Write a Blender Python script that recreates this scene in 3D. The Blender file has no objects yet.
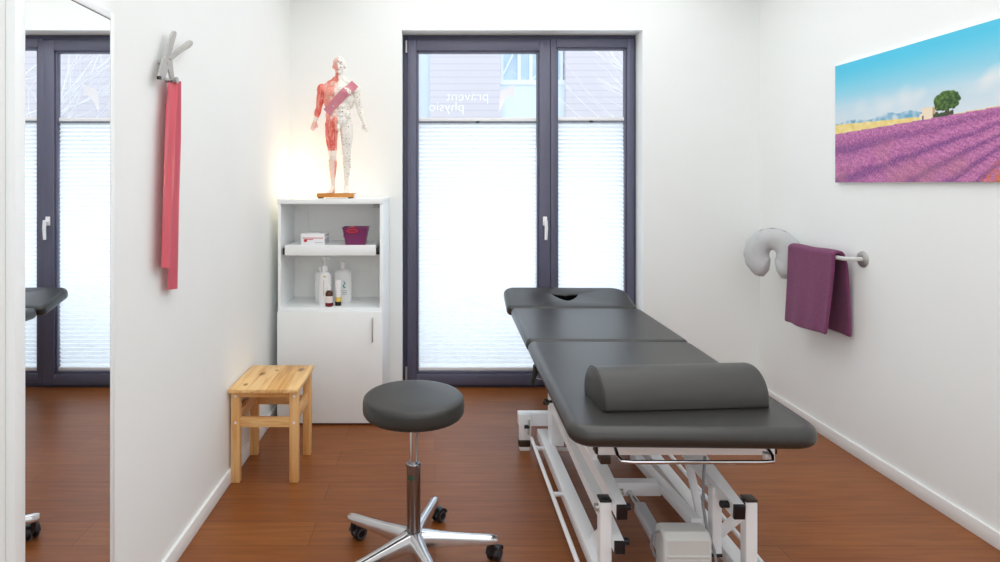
import bpy, bmesh, math, random
from mathutils import Vector, Matrix, noise
random.seed(7)
SC = bpy.context.scene
COL = SC.collection
R = math.radians
PI = math.pi
EYE = 1.35            # camera height
FL, CX, CY = 600.0, 435.0, 184.0
XL, XR, YB, ZC, YF = -0.933, 2.09, 3.86, 2.75, -1.3   # room shell

def P(x, y, d):
    """real point at distance d in front of the camera"""
    return Vector(((x - CX) * d / FL, d, EYE - (y - CY) * d / FL))

def lin(c):
    out = []
    for v in c[:3]:
        v = v / 255.0
        out.append(v / 12.92 if v <= 0.04045 else ((v + 0.055) / 1.055) ** 2.4)
    return tuple(out) + (1.0,)

# ------------------------------------------------------------------ materials
def newmat(name):
    m = bpy.data.materials.new(name); m.use_nodes = True
    nt = m.node_tree
    b = nt.nodes['Principled BSDF']
    return m, nt, b

def mat(name, rgb, rough=0.5, metal=0.0, var=0.05, scale=6.0, bump=0.0, bscale=60.0, coat=0.0, spec=0.5, stretch=(1, 1, 1), sheen=0.0, sss=0.0):
    m, nt, b = newmat(name)
    N, L = nt.nodes, nt.links
    tc = N.new('ShaderNodeTexCoord'); mp = N.new('ShaderNodeMapping'); mp.inputs['Scale'].default_value = stretch
    L.new(tc.outputs['Object'], mp.inputs['Vector'])
    nz = N.new('ShaderNodeTexNoise'); nz.inputs['Scale'].default_value = scale; nz.inputs['Detail'].default_value = 4
    L.new(mp.outputs['Vector'], nz.inputs['Vector'])
    ramp = N.new('ShaderNodeValToRGB')
    c = lin(rgb)
    ramp.color_ramp.elements[0].position = 0.3; ramp.color_ramp.elements[1].position = 0.7
    ramp.color_ramp.elements[0].color = tuple(v * (1 - var) for v in c[:3]) + (1,)
    ramp.color_ramp.elements[1].color = tuple(min(1, v * (1 + var)) for v in c[:3]) + (1,)
    L.new(nz.outputs['Fac'], ramp.inputs['Fac'])
    L.new(ramp.outputs['Color'], b.inputs['Base Color'])
    b.inputs['Roughness'].default_value = rough
    b.inputs['Metallic'].default_value = metal
    b.inputs['Specular IOR Level'].default_value = spec
    if coat: b.inputs['Coat Weight'].default_value = coat
    if sheen:
        b.inputs['Sheen Weight'].default_value = sheen
    if bump:
        n2 = N.new('ShaderNodeTexNoise'); n2.inputs['Scale'].default_value = bscale; n2.inputs['Detail'].default_value = 3
        L.new(mp.outputs['Vector'], n2.inputs['Vector'])
        bp = N.new('ShaderNodeBump'); bp.inputs['Strength'].default_value = bump; bp.inputs['Distance'].default_value = 0.004
        L.new(n2.outputs['Fac'], bp.inputs['Height']); L.new(bp.outputs['Normal'], b.inputs['Normal'])
    return m

def wood(name, base, dark, axis=2, ring=40.0, rough=0.45, knots=()):
    """grain running along one object axis"""
    m, nt, b = newmat(name)
    N, L = nt.nodes, nt.links
    tc = N.new('ShaderNodeTexCoord'); mp = N.new('ShaderNodeMapping')
    s = [1, 1, 1]; s[axis] = 0.08
    mp.inputs['Scale'].default_value = s
    L.new(tc.outputs['Object'], mp.inputs['Vector'])
    nz = N.new('ShaderNodeTexNoise'); nz.inputs['Scale'].default_value = ring; nz.inputs['Detail'].default_value = 6; nz.inputs['Distortion'].default_value = 0.6
    L.new(mp.outputs['Vector'], nz.inputs['Vector'])
    ramp = N.new('ShaderNodeValToRGB'); e = ramp.color_ramp.elements
    e[0].position = 0.33; e[0].color = lin(dark); e[1].position = 0.58; e[1].color = lin(base)
    L.new(nz.outputs['Fac'], ramp.inputs['Fac'])
    out = ramp.outputs['Color']
    for (kx, ky, kz, kr) in knots:
        d = N.new('ShaderNodeVectorMath'); d.operation = 'SUBTRACT'; L.new(tc.outputs['Object'], d.inputs[0]); d.inputs[1].default_value = (kx, ky, kz)
        sc = N.new('ShaderNodeVectorMath'); sc.operation = 'MULTIPLY'; L.new(d.outputs[0], sc.inputs[0])
        k = [1, 1, 1]; k[axis] = 0.55; sc.inputs[1].default_value = k
        ln = N.new('ShaderNodeVectorMath'); ln.operation = 'LENGTH'; L.new(sc.outputs[0], ln.inputs[0])
        mr = N.new('ShaderNodeMapRange'); mr.inputs['From Min'].default_value = kr * 0.5; mr.inputs['From Max'].default_value = kr * 1.3
        mr.inputs['To Min'].default_value = 0.85; mr.inputs['To Max'].default_value = 0.0
        L.new(ln.outputs['Value'], mr.inputs['Value'])
        mx = N.new('ShaderNodeMix'); mx.data_type = 'RGBA'; L.new(mr.outputs['Result'], mx.inputs['Factor']); L.new(out, mx.inputs['A']); mx.inputs['B'].default_value = lin((128, 78, 38))
        out = mx.outputs['Result']
    L.new(out, b.inputs['Base Color']); b.inputs['Roughness'].default_value = rough
    return m

def attr_mat(name, rough=0.5):
    m, nt, b = newmat(name)
    a = nt.nodes.new('ShaderNodeAttribute'); a.attribute_name = 'paint'
    nt.links.new(a.outputs['Color'], b.inputs['Base Color']); b.inputs['Roughness'].default_value = rough
    return m

M = {}
M['wall'] = mat('wall_paint', (241, 244, 243), 0.9, var=0.008, scale=3, bump=0.05, bscale=250)
M['wall_grey'] = mat('grey_wall_paint', (205, 207, 206), 0.9, var=0.02)
M['ceil'] = mat('ceiling_paint', (244, 244, 242), 0.95, var=0.01)
M['base'] = mat('baseboard_white', (240, 241, 240), 0.45, var=0.01)
M['white_lac'] = mat('white_lacquer', (243, 247, 248), 0.35, var=0.01)
M['cab_in'] = mat('cabinet_inner_white', (243, 243, 241), 0.6, var=0.01)
M['white_steel'] = mat('white_powder_coat', (247, 250, 253), 0.32, var=0.015)
M['vinyl'] = mat('black_vinyl', (47, 46, 44), 0.36, var=0.05, scale=5, bump=0.05, bscale=500, spec=0.62)
M['vinyl2'] = mat('grey_black_vinyl', (62, 61, 59), 0.42, var=0.05, scale=5, bump=0.05, bscale=500)
M['stoolvinyl'] = mat('stool_vinyl', (47, 47, 45), 0.4, var=0.06, scale=9, bump=0.08, bscale=60)
M['chrome'] = mat('chrome', (205, 205, 208), 0.12, 1.0, var=0.02)
M['alu'] = mat('polished_aluminium', (214, 214, 216), 0.2, 1.0, var=0.03)
M['steel_gas'] = mat('gas_spring_steel', (148, 146, 150), 0.22, 1.0, var=0.05)
M['satin'] = mat('satin_steel', (192, 190, 186), 0.42, 0.7, var=0.03)
M['black_pl'] = mat('black_plastic', (22, 21, 27), 0.35, var=0.1)
M['brown_pl'] = mat('brown_black_plastic', (52, 38, 26), 0.4, var=0.1)
M['rubber'] = mat('grey_rubber', (72, 74, 78), 0.6, var=0.08)
M['grey_pl'] = mat('light_grey_plastic', (208, 209, 207), 0.5, var=0.02)
M['grey_cable'] = mat('grey_cable', (140, 142, 148), 0.5, var=0.05)
M['tube_grey'] = mat('actuator_grey', (196, 198, 204), 0.4, var=0.02)
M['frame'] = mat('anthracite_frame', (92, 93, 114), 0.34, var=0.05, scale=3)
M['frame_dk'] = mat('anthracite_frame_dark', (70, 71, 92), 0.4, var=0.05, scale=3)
M['white_pl'] = mat('white_plastic', (240, 240, 242), 0.35, var=0.01)
M['purple'] = mat('purple_terry', (122, 56, 98), 0.95, var=0.14, scale=90, bump=0.9, bscale=420, sheen=0.15)
M['pillow'] = mat('grey_pillow_fabric', (194, 196, 197), 0.9, var=0.04, scale=30, bump=0.15, bscale=500)
M['band'] = mat('pink_latex', (214, 84, 98), 0.42, var=0.12, scale=9, stretch=(1, 6, 0.6))
M['band_dk'] = mat('deep_pink_latex', (200, 72, 90), 0.42, var=0.12, scale=9, stretch=(1, 6, 0.6))
M['sash'] = mat('rose_ribbon', (205, 128, 142), 0.5, var=0.06, scale=20)
M['sash_print'] = mat('pale_rose_print', (220, 158, 170), 0.5, var=0.03)
M['basket'] = mat('purple_plastic', (122, 44, 96), 0.4, var=0.06)
M['red'] = mat('red_plastic', (206, 50, 62), 0.4, var=0.05)
M['amber'] = mat('amber_glass', (84, 44, 22), 0.12, var=0.1)
M['amber_red'] = mat('red_amber_glass', (112, 22, 34), 0.12, var=0.1)
M['paper'] = mat('paper_label', (238, 226, 222), 0.7, var=0.02)
M['yellow'] = mat('yellow_label', (236, 206, 100), 0.5, var=0.03)
M['teal'] = mat('teal_print', (80, 170, 160), 0.5, var=0.05)
M['grey_print'] = mat('grey_print', (150, 160, 170), 0.6, var=0.05)
M['gold'] = mat('gold_print', (220, 190, 90), 0.5, var=0.05)
M['bottle'] = mat('white_bottle_plastic', (240, 241, 241), 0.3, var=0.01)
M['plinth'] = wood('plinth_wood', (206, 138, 62), (186, 116, 48), axis=0, ring=30)
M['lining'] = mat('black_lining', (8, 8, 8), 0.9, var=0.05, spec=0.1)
M['rail'] = mat('grey_blind_rail', (112, 118, 128), 0.4, var=0.02)
M['green'] = mat('green_sticker', (38, 84, 66), 0.5, var=0.05)
M['pine_leg'] = wood('pine_leg', (232, 186, 126), (214, 154, 86), axis=2)
M['pine_x'] = wood('pine_rail', (234, 190, 128), (212, 150, 82), axis=0)
M['pine_y'] = wood('pine_side_rail', (232, 186, 126), (212, 150, 82), axis=1)
M['dark_gap'] = mat('dark_gap', (60, 60, 66), 0.6, var=0.05)

def floor_material():
    m, nt, b = newmat('laminate_floor'); N, L = nt.nodes, nt.links
    tc = N.new('ShaderNodeTexCoord')
    br = N.new('ShaderNodeTexBrick'); br.inputs['Scale'].default_value = 1.0
    br.inputs['Brick Width'].default_value = 1.28; br.inputs['Row Height'].default_value = 0.16
    br.inputs['Mortar Size'].default_value = 0.0012; br.inputs['Mortar Smooth'].default_value = 0.3
    br.offset = 0.37
    br.inputs['Color1'].default_value = lin((138, 80, 38)); br.inputs['Color2'].default_value = lin((148, 89, 44))
    br.inputs['Mortar'].default_value = lin((92, 48, 26))
    L.new(tc.outputs['Object'], br.inputs['Vector'])
    mp = N.new('ShaderNodeMapping'); mp.inputs['Scale'].default_value = (1.6, 22, 1)
    L.new(tc.outputs['Object'], mp.inputs['Vector'])
    nz = N.new('ShaderNodeTexNoise'); nz.inputs['Scale'].default_value = 2.2; nz.inputs['Detail'].default_value = 7; nz.inputs['Distortion'].default_value = 0.4
    L.new(mp.outputs['Vector'], nz.inputs['Vector'])
    rp = N.new('ShaderNodeValToRGB'); rp.color_ramp.elements[0].position = 0.3; rp.color_ramp.elements[0].color = (0.74, 0.70, 0.68, 1)
    rp.color_ramp.elements[1].position = 0.72; rp.color_ramp.elements[1].color = (1.06, 1.07, 1.08, 1)
    L.new(nz.outputs['Fac'], rp.inputs['Fac'])
    mx = N.new('ShaderNodeMix'); mx.data_type = 'RGBA'; mx.blend_type = 'MULTIPLY'; mx.inputs['Factor'].default_value = 1
    L.new(br.outputs['Color'], mx.inputs['A']); L.new(rp.outputs['Color'], mx.inputs['B'])
    L.new(mx.outputs['Result'], b.inputs['Base Color'])
    b.inputs['Roughness'].default_value = 0.38; b.inputs['Specular IOR Level'].default_value = 0.35
    bp = N.new('ShaderNodeBump'); bp.inputs['Strength'].default_value = 0.25; bp.inputs['Distance'].default_value = 0.001; bp.invert = True
    L.new(br.outputs['Fac'], bp.inputs['Height']); L.new(bp.outputs['Normal'], b.inputs['Normal'])
    return m
M['floor'] = floor_material()

def glass_material(name, tint, refl=0.06):
    m, nt, b = newmat(name); N, L = nt.nodes, nt.links
    N.remove(b)
    tr = N.new('ShaderNodeBsdfTransparent'); tr.inputs['Color'].default_value = tint
    gl = N.new('ShaderNodeBsdfGlossy'); gl.inputs['Roughness'].default_value = 0.02
    fr = N.new('ShaderNodeLayerWeight'); fr.inputs['Blend'].default_value = refl
    mx = N.new('ShaderNodeMixShader'); L.new(fr.outputs['Fresnel'], mx.inputs['Fac']); L.new(tr.outputs[0], mx.inputs[1]); L.new(gl.outputs[0], mx.inputs[2])
    L.new(mx.outputs[0], N['Material Output'].inputs['Surface'])
    return m
M['glass'] = glass_material('window_glass', (0.95, 0.97, 1.0, 1), 0.03)

def blind_material():
    m, nt, b = newmat('pleated_fabric'); N, L = nt.nodes, nt.links
    N.remove(b)
    df = N.new('ShaderNodeBsdfDiffuse'); tl = N.new('ShaderNodeBsdfTranslucent')
    tc = N.new('ShaderNodeTexCoord'); nz = N.new('ShaderNodeTexNoise'); nz.inputs['Scale'].default_value = 3
    L.new(tc.outputs['Object'], nz.inputs['Vector'])
    rp = N.new('ShaderNodeValToRGB'); rp.color_ramp.elements[0].color = lin((240, 245, 248)); rp.color_ramp.elements[1].color = lin((246, 250, 252))
    L.new(nz.outputs['Fac'], rp.inputs['Fac']); L.new(rp.outputs[0], df.inputs['Color']); L.new(rp.outputs[0], tl.inputs['Color'])
    mx = N.new('ShaderNodeMixShader'); mx.inputs['Fac'].default_value = 0.5
    L.new(df.outputs[0], mx.inputs[1]); L.new(tl.outputs[0], mx.inputs[2]); L.new(mx.outputs[0], N['Material Output'].inputs['Surface'])
    return m
M['blind'] = blind_material()

def mirror_material():
    m, nt, b = newmat('mirror_silver'); N, L = nt.nodes, nt.links
    tc = N.new('ShaderNodeTexCoord'); nz = N.new('ShaderNodeTexNoise'); nz.inputs['Scale'].default_value = 2
    rp = N.new('ShaderNodeValToRGB'); rp.color_ramp.elements[0].color = (0.93, 0.94, 0.94, 1); rp.color_ramp.elements[1].color = (0.95, 0.955, 0.955, 1)
    L.new(tc.outputs['Object'], nz.inputs['Vector']); L.new(nz.outputs['Fac'], rp.inputs['Fac']); L.new(rp.outputs[0], b.inputs['Base Color'])
    b.inputs['Metallic'].default_value = 1; b.inputs['Roughness'].default_value = 0.0
    return m
M['mirror'] = mirror_material()

def lamp_material():
    m, nt, b = newmat('lamp_glass_lit'); N, L = nt.nodes, nt.links
    b.inputs['Base Color'].default_value = lin((255, 236, 196))
    tc = N.new('ShaderNodeTexCoord'); nz = N.new('ShaderNodeTexNoise'); nz.inputs['Scale'].default_value = 4
    rp = N.new('ShaderNodeValToRGB'); rp.color_ramp.elements[0].color = lin((255, 220, 160)); rp.color_ramp.elements[1].color = lin((255, 232, 184))
    L.new(tc.outputs['Object'], nz.inputs['Vector']); L.new(nz.outputs['Fac'], rp.inputs['Fac']); L.new(rp.outputs[0], b.inputs['Emission Color'])
    b.inputs['Emission Strength'].default_value = 3.2
    return m
M['lamp'] = lamp_material()

# ------------------------------------------------------------------ mesh builder
class MB:
    def __init__(s): s.bm = bmesh.new()
    def box(s, lo, hi, bev=0.0, seg=2, mtx=None):
        bm = s.bm
        lo, hi = [min(a, b) for a, b in zip(lo, hi)], [max(a, b) for a, b in zip(lo, hi)]
        vs = [bm.verts.new((x, y, z)) for x in (lo[0], hi[0]) for y in (lo[1], hi[1]) for z in (lo[2], hi[2])]
        fs = [bm.faces.new([vs[i] for i in q]) for q in ((0, 1, 3, 2), (4, 6, 7, 5), (0, 4, 5, 1), (2, 3, 7, 6), (0, 2, 6, 4), (1, 5, 7, 3))]
        if mtx is not None:
            for v in vs: v.co = mtx @ v.co
        if bev > 0:
            es = list({e for f in fs for e in f.edges})
            bmesh.ops.bevel(bm, geom=es, offset=bev, segments=seg, profile=0.5, affect='EDGES')
        return s
    def bar(s, a, b, w, h, bev=0.004, up=(0, 0, 1)):
        """rectangular bar from a to b (centre line), w sideways, h upwards"""
        a, b = Vector(a), Vector(b); d = b - a; ln = d.length; y = d.normalized()
        x = y.cross(Vector(up)).normalized(); z = x.cross(y)
        mt = Matrix((x, y, z)).transposed().to_4x4(); mt.translation = a
        return s.box((-w / 2, 0, -h / 2), (w / 2, ln, h / 2), bev, 2, mt)
    def tube(s, pts, r, n=12, caps=True):
        bm = s.bm; pts = [Vector(p) for p in pts]; rr = r if isinstance(r, (list, tuple)) else [r] * len(pts)
        prev = None; rings = []
        for i, p in enumerate(pts):
            t = (pts[min(i + 1, len(pts) - 1)] - pts[max(i - 1, 0)]).normalized()
            if prev is None:
                ref = Vector((0, 0, 1)) if abs(t.z) < 0.9 else Vector((1, 0, 0))
                u = t.cross(ref).normalized()
            else:
                u = (prev - t * prev.dot(t)).normalized()
            prev = u; v = t.cross(u)
            rings.append([bm.verts.new(p + (u * math.cos(k * 2 * PI / n) + v * math.sin(k * 2 * PI / n)) * rr[i]) for k in range(n)])
        for a, b in zip(rings, rings[1:]):
            for k in range(n): bm.faces.new((a[k], a[(k + 1) % n], b[(k + 1) % n], b[k]))
        if caps:
            bm.faces.new(rings[0][::-1]); bm.faces.new(rings[-1])
        return s
    def cyl(s, a, b, r, n=20, r2=None): return s.tube([a, b], [r, r if r2 is None else r2], n)
    def lathe(s, prof, centre=(0, 0, 0), axis='z', n=40, mtx=None):
        bm = s.bm; c = Vector(centre); rings = []
        for (r, h) in prof:
            ring = []
            if r < 1e-6:
                ring = [bm.verts.new((0, 0, h))]
            else:
                ring = [bm.verts.new((r * math.cos(2 * PI * k / n), r * math.sin(2 * PI * k / n), h)) for k in range(n)]
            rings.append(ring)
        for a, b in zip(rings, rings[1:]):
            for k in range(n):
                k2 = (k + 1) % n
                if len(a) == 1 and len(b) == 1: continue
                if len(a) == 1: bm.faces.new((a[0], b[k2], b[k]))
                elif len(b) == 1: bm.faces.new((a[k], a[k2], b[0]))
                else: bm.faces.new((a[k], a[k2], b[k2], b[k]))
        if len(rings[0]) > 1: bm.faces.new(rings[0][::-1])
        if len(rings[-1]) > 1: bm.faces.new(rings[-1])
        rot = {'z': Matrix.Identity(4), 'x': Matrix.Rotation(PI / 2, 4, 'Y'), 'y': Matrix.Rotation(-PI / 2, 4, 'X')}[axis]
        mt = Matrix.Translation(c) @ rot if mtx is None else mtx
        for ring in rings:
            for v in ring: v.co = mt @ v.co
        return s
    def prism(s, poly, ext, fn, bev=0.0):
        """polygon (u,v) extruded along w; fn(u,v,w)->xyz"""
        bm = s.bm
        a = [bm.verts.new(fn(u, v, ext[0])) for u, v in poly]; b = [bm.verts.new(fn(u, v, ext[1])) for u, v in poly]
        fs = [bm.faces.new(a[::-1]), bm.faces.new(b)]
        n = len(poly)
        for k in range(n): fs.append(bm.faces.new((a[k], a[(k + 1) % n], b[(k + 1) % n], b[k])))
        if bev:
            es = list({e for f in fs[:2] for e in f.edges})
            bmesh.ops.bevel(bm, geom=es, offset=bev, segments=3, profile=0.5, affect='EDGES')
        return s
    def ball(s, c, r, sub=2):
        r = (r, r, r) if not isinstance(r, (tuple, list)) else r
        mt = Matrix.Translation(Vector(c)) @ Matrix.Diagonal((r[0], r[1], r[2], 1))
        bmesh.ops.create_icosphere(s.bm, subdivisions=sub, radius=1, matrix=mt)
        return s
    def rings(s, rr, close_ends=True):
        """list of equal-length rings of points"""
        bm = s.bm; V = [[bm.verts.new(p) for p in r] for r in rr]; n = len(V[0])
        for a, b in zip(V, V[1:]):
            for k in range(n): bm.faces.new((a[k], a[(k + 1) % n], b[(k + 1) % n], b[k]))
        if close_ends:
            bm.faces.new(V[0][::-1]); bm.faces.new(V[-1])
        return s
    def build(s, name, m, parent=None, smooth=35, local=False):
        bm = s.bm
        bmesh.ops.recalc_face_normals(bm, faces=bm.faces[:])
        me = bpy.data.meshes.new(name); bm.to_mesh(me); bm.free()
        ms = m if isinstance(m, (list, tuple)) else [m]
        for x in ms: me.materials.append(x)
        if smooth:
            me.shade_smooth(); me.set_sharp_from_angle(angle=R(smooth))
        o = bpy.data.objects.new(name, me); COL.objects.link(o)
        return attach(o, parent, local)

def origin_of(p):
    t = Vector((0, 0, 0))
    while p is not None:
        t += p.location; p = p.parent
    return t

def attach(o, parent, local=False):
    """world-coordinate mesh under a parent (all empties unrotated unless local)"""
    if parent is not None:
        o.parent = parent
        if not local:
            off = origin_of(parent)
            o.data.transform(Matrix.Translation(-off))
    return o

def thing(name, label, cat, loc, group=None, kind=None):
    o = bpy.data.objects.new(name, None); COL.objects.link(o); o.location = loc
    o.empty_display_size = 0.1
    return tag(o, label, cat, group, kind)

def tag(o, label=None, cat=None, group=None, kind=None):
    if label: o['label'] = label
    if cat: o['category'] = cat
    if group: o['group'] = group
    if kind: o['kind'] = kind
    return o

def recentre(o, base):
    """put the origin of a single-mesh thing at its base"""
    o.data.transform(Matrix.Translation(-Vector(base))); o.location = base
    return o

def struct(name, mb, m, parent=None, label=None, cat=None):
    o = mb.build(name, m, parent)
    if parent is None: tag(o, label, cat, None, 'structure')
    return o

def rrect(w, h, rads, n=8, cx=0.0, cy=0.0):
    """rounded rectangle outline, radii for corners (x+y+),(x-y+),(x-y-),(x+y-)"""
    pts = []
    for (sx, sy, a0), r in zip(((1, 1, 0), (-1, 1, 90), (-1, -1, 180), (1, -1, 270)), rads):
        px, py = cx + sx * (w / 2 - r), cy + sy * (h / 2 - r)
        for k in range(n + 1):
            a = R(a0 + 90 * k / n); pts.append((px + r * math.cos(a), py + r * math.sin(a)))
    return pts

def inset(poly, d):
    """offset a ccw convex-ish polygon inward"""
    n = len(poly); out = []
    for i in range(n):
        p0, p1, p2 = Vector(poly[i - 1]), Vector(poly[i]), Vector(poly[(i + 1) % n])
        e1, e2 = (p1 - p0), (p2 - p1)
        if e1.length < 1e-7: e1 = e2
        if e2.length < 1e-7: e2 = e1
        e1 = e1.normalized(); e2 = e2.normalized()
        n1, n2 = Vector((-e1.y, e1.x)), Vector((-e2.y, e2.x))
        b = (n1 + n2); b = b.normalized() if b.length > 1e-6 else n1
        c = max(0.35, b.dot(n1)); out.append(tuple(p1 + b * (d / c)))
    return out

def cushion(poly, t, r, hole=None, steps=5, crown=0.0):
    """padded plate: rounded edges, optional hole through it. z from 0 to t"""
    mb = MB(); bm = mb.bm
    lv = []
    for k in range(steps + 1):
        a = PI / 2 * k / steps; lv.append((r * (1 - math.sin(a)), r * (1 - math.cos(a))))
    stack = [(d, z) for d, z in lv] + [(d, t - z) for d, z in lv[::-1]]
    R_ = []
    for d, z in stack:
        R_.append([bm.verts.new((x, y, z)) for x, y in inset(poly, d)])
    n = len(poly)
    for a, b in zip(R_, R_[1:]):
        for k in range(n): bm.faces.new((a[k], a[(k + 1) % n], b[(k + 1) % n], b[k]))
    def cap(ring, z, up):
        ring2 = [bm.verts.new((v.co.x, v.co.y, z)) for v in ring]
        pts = inset([(v.co.x, v.co.y) for v in ring], 0.006)
        for v, p in zip(ring2, pts): v.co.x, v.co.y = p
        for k in range(n): bm.faces.new((ring[k], ring[(k + 1) % n], ring2[(k + 1) % n], ring2[k]))
        return ring2
    top, bot = cap(R_[-1], t, True), cap(R_[0], 0.0, False)
    if hole is None:
        bm.faces.new(top); bm.faces.new(bot[::-1])
    else:
        hr = 0.010; m = len(hole); H = []
        for k in range(4):
            a = PI / 2 * k / 3; H.append((-hr * (1 - math.sin(a)) * 0.6, t - hr * (1 - math.cos(a))))
        H.append((0.0, 0.012)); H.append((0.0, 0.0))
        H = [(H[i][0] if i < 4 else 0.0, H[i][1]) for i in range(len(H))]
        HR = [[bm.verts.new((x, y, z)) for x, y in inset(hole, d)] for d, z in H]
        for a, b in zip(HR, HR[1:]):
            for k in range(m): bm.faces.new((a[k], a[(k + 1) % m], b[(k + 1) % m], b[k]))
        for ring, hring in ((top, HR[0]), (bot, HR[-1])):
            es = [bm.edges.get((ring[k], ring[(k + 1) % n])) for k in range(n)] + [bm.edges.get((hring[k], hring[(k + 1) % m])) for k in range(m)]
            bmesh.ops.triangle_fill(bm, edges=[e for e in es if e], use_beauty=True)
    return mb

def strip(mb, path, widthvec, th=0.001):
    """ribbon: path of centre points, widthvec full width vector (or list), closed thin solid"""
    bm = mb.bm; n = len(path); path = [Vector(p) for p in path]
    W = widthvec if isinstance(widthvec, list) else [Vector(widthvec)] * n
    V = []
    for i, p in enumerate(path):
        t = (path[min(i + 1, n - 1)] - path[max(0, i - 1)]).normalized()
        w = Vector(W[i]); nrm = t.cross(w).normalized() * th / 2
        V.append([bm.verts.new(p - w / 2 - nrm), bm.verts.new(p + w / 2 - nrm), bm.verts.new(p + w / 2 + nrm), bm.verts.new(p - w / 2 + nrm)])
    for a, b in zip(V, V[1:]):
        for k in range(4): bm.faces.new((a[k], a[(k + 1) % 4], b[(k + 1) % 4], b[k]))
    bm.faces.new(V[0][::-1]); bm.faces.new(V[-1])
    return mb

# ------------------------------------------------------------------ the setting
struct('floor', MB().box((XL - 0.2, YF - 0.2, -0.06), (XR + 0.2, YB + 0.23, 0.0)), M['floor'], label='reddish brown laminate floor', cat='floor')
struct('ceiling', MB().box((XL - 0.2, YF - 0.2, ZC), (XR + 0.2, YB + 0.2, ZC + 0.1)), M['ceil'], label='white ceiling', cat='ceiling')
struct('wall_left', MB().box((XL - 0.15, YF - 0.15, 0), (XL, YB, ZC)), M['wall'], label='white wall on the left with mirror', cat='wall')
struct('wall_right', MB().box((XR, YF - 0.15, 0), (XR + 0.15, YB, ZC)), M['wall'], label='white wall on the right with picture', cat='wall')
struct('wall_front', MB().box((XL, YF - 0.15, 0), (XR, YF, ZC)), M['wall_grey'], label='pale grey wall behind the viewer', cat='wall')
WX0, WX1, WZ1 = -0.2135, 1.335, 2.340
struct('wall_back', MB().box((XL - 0.15, YB, 0), (WX0, YB + 0.24, ZC)).box((WX1, YB, 0), (XR + 0.15, YB + 0.24, ZC)).box((WX0, YB, WZ1), (WX1, YB + 0.24, ZC)), M['wall'], label='white back wall around the glazed balcony door', cat='wall')
struct('baseboard_left', MB().box((XL, 1.72, 0), (XL + 0.012, YB, 0.062), 0.002), M['base'], label='white baseboard along the left wall', cat='baseboard')
struct('baseboard_right', MB().box((XR - 0.012, YF, 0), (XR, YB - 0.012, 0.062), 0.002), M['base'], label='white baseboard along the right wall', cat='baseboard')
struct('baseboard_back', MB().box((WX1 + 0.004, YB - 0.012, 0), (XR, YB, 0.062), 0.002), M['base'], label='white baseboard right of the window', cat='baseboard')

# ---- glazed balcony door (window_1)
win = thing('window_1', 'tall anthracite framed double balcony window with pleated blinds', 'window', (0.56, 4.03, 0), kind='structure')
YFm = 3.99
f = MB()
f.box((WX0, YFm, 0), (-0.178, YFm + 0.08, WZ1), 0.003).box((1.318, YFm, 0), (WX1, YFm + 0.08, WZ1), 0.003)
f.box((-0.178, YFm, 2.300), (1.318, YFm + 0.08, WZ1), 0.003).box((-0.178, YFm, 0), (1.318, YFm + 0.08, 0.03), 0.003)
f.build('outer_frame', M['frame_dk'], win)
def sash(x0, x1, z0, z1, gx0, gx1, gz0, gz1, yf, name, step=0.006):
    s = MB()
    for lo, hi in (((x0, z0), (gx0, z1)), ((gx1, z0), (x1, z1)), ((gx0, gz1), (gx1, z1)), ((gx0, z0), (gx1, gz0))):
        s.box((lo[0], yf, lo[1]), (hi[0], yf + 0.07, hi[1]), 0.003)
    o = s.build(name, M['frame'], win)
    b = MB(); w = 0.014
    for lo, hi in (((gx0, gz0), (gx0 + w, gz1)), ((gx1 - w, gz0), (gx1, gz1)), ((gx0, gz1 - w), (gx1, gz1)), ((gx0, gz0), (gx1, gz0 + w))):
        b.box((lo[0], yf + 0.012, lo[1]), (hi[0], yf + 0.05, hi[1]), 0.003)
    b.build('glazing_bead', M['frame'], o)
    return o
s1 = sash(-0.182, 0.762, 0.022, 2.300, -0.122, 0.690, 0.092, 2.232, 3.968, 'sash')
s2 = sash(0.766, 1.318, 0.030, 2.312, 0.806, 1.274, 0.092, 2.256, 3.978, 'sash')
for gx0, gx1, gz0, gz1 in ((-0.122, 0.690, 0.092, 2.232), (0.806, 1.274, 0.092, 2.256)):
    g = MB().box((gx0 - 0.004, 4.030, gz0 - 0.004), (gx1 + 0.004, 4.034, gz1 + 0.004)).build('glass_pane', M['glass'], win)
    if gx0 < 0: pane1 = g
h = MB().box((0.712, 3.955, 1.075), (0.740, 3.9675, 1.135), 0.004)
h.tube([(0.726, 3.965, 1.105), (0.726, 3.932, 1.105)], 0.010)
h.tube([(0.728, 3.930, 1.112), (0.729, 3.928, 1.06), (0.727, 3.930, 0.985)], [0.010, 0.011, 0.009], 12)
h.build('handle', M['white_pl'], win)
for z0, z1 in ((2.22, 2.30), (0.01, 0.14)):
    MB().cyl((-0.190, 3.975, z0), (-0.190, 3.975, z1), 0.008, 12).build('hinge', M['satin'], win)

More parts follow.
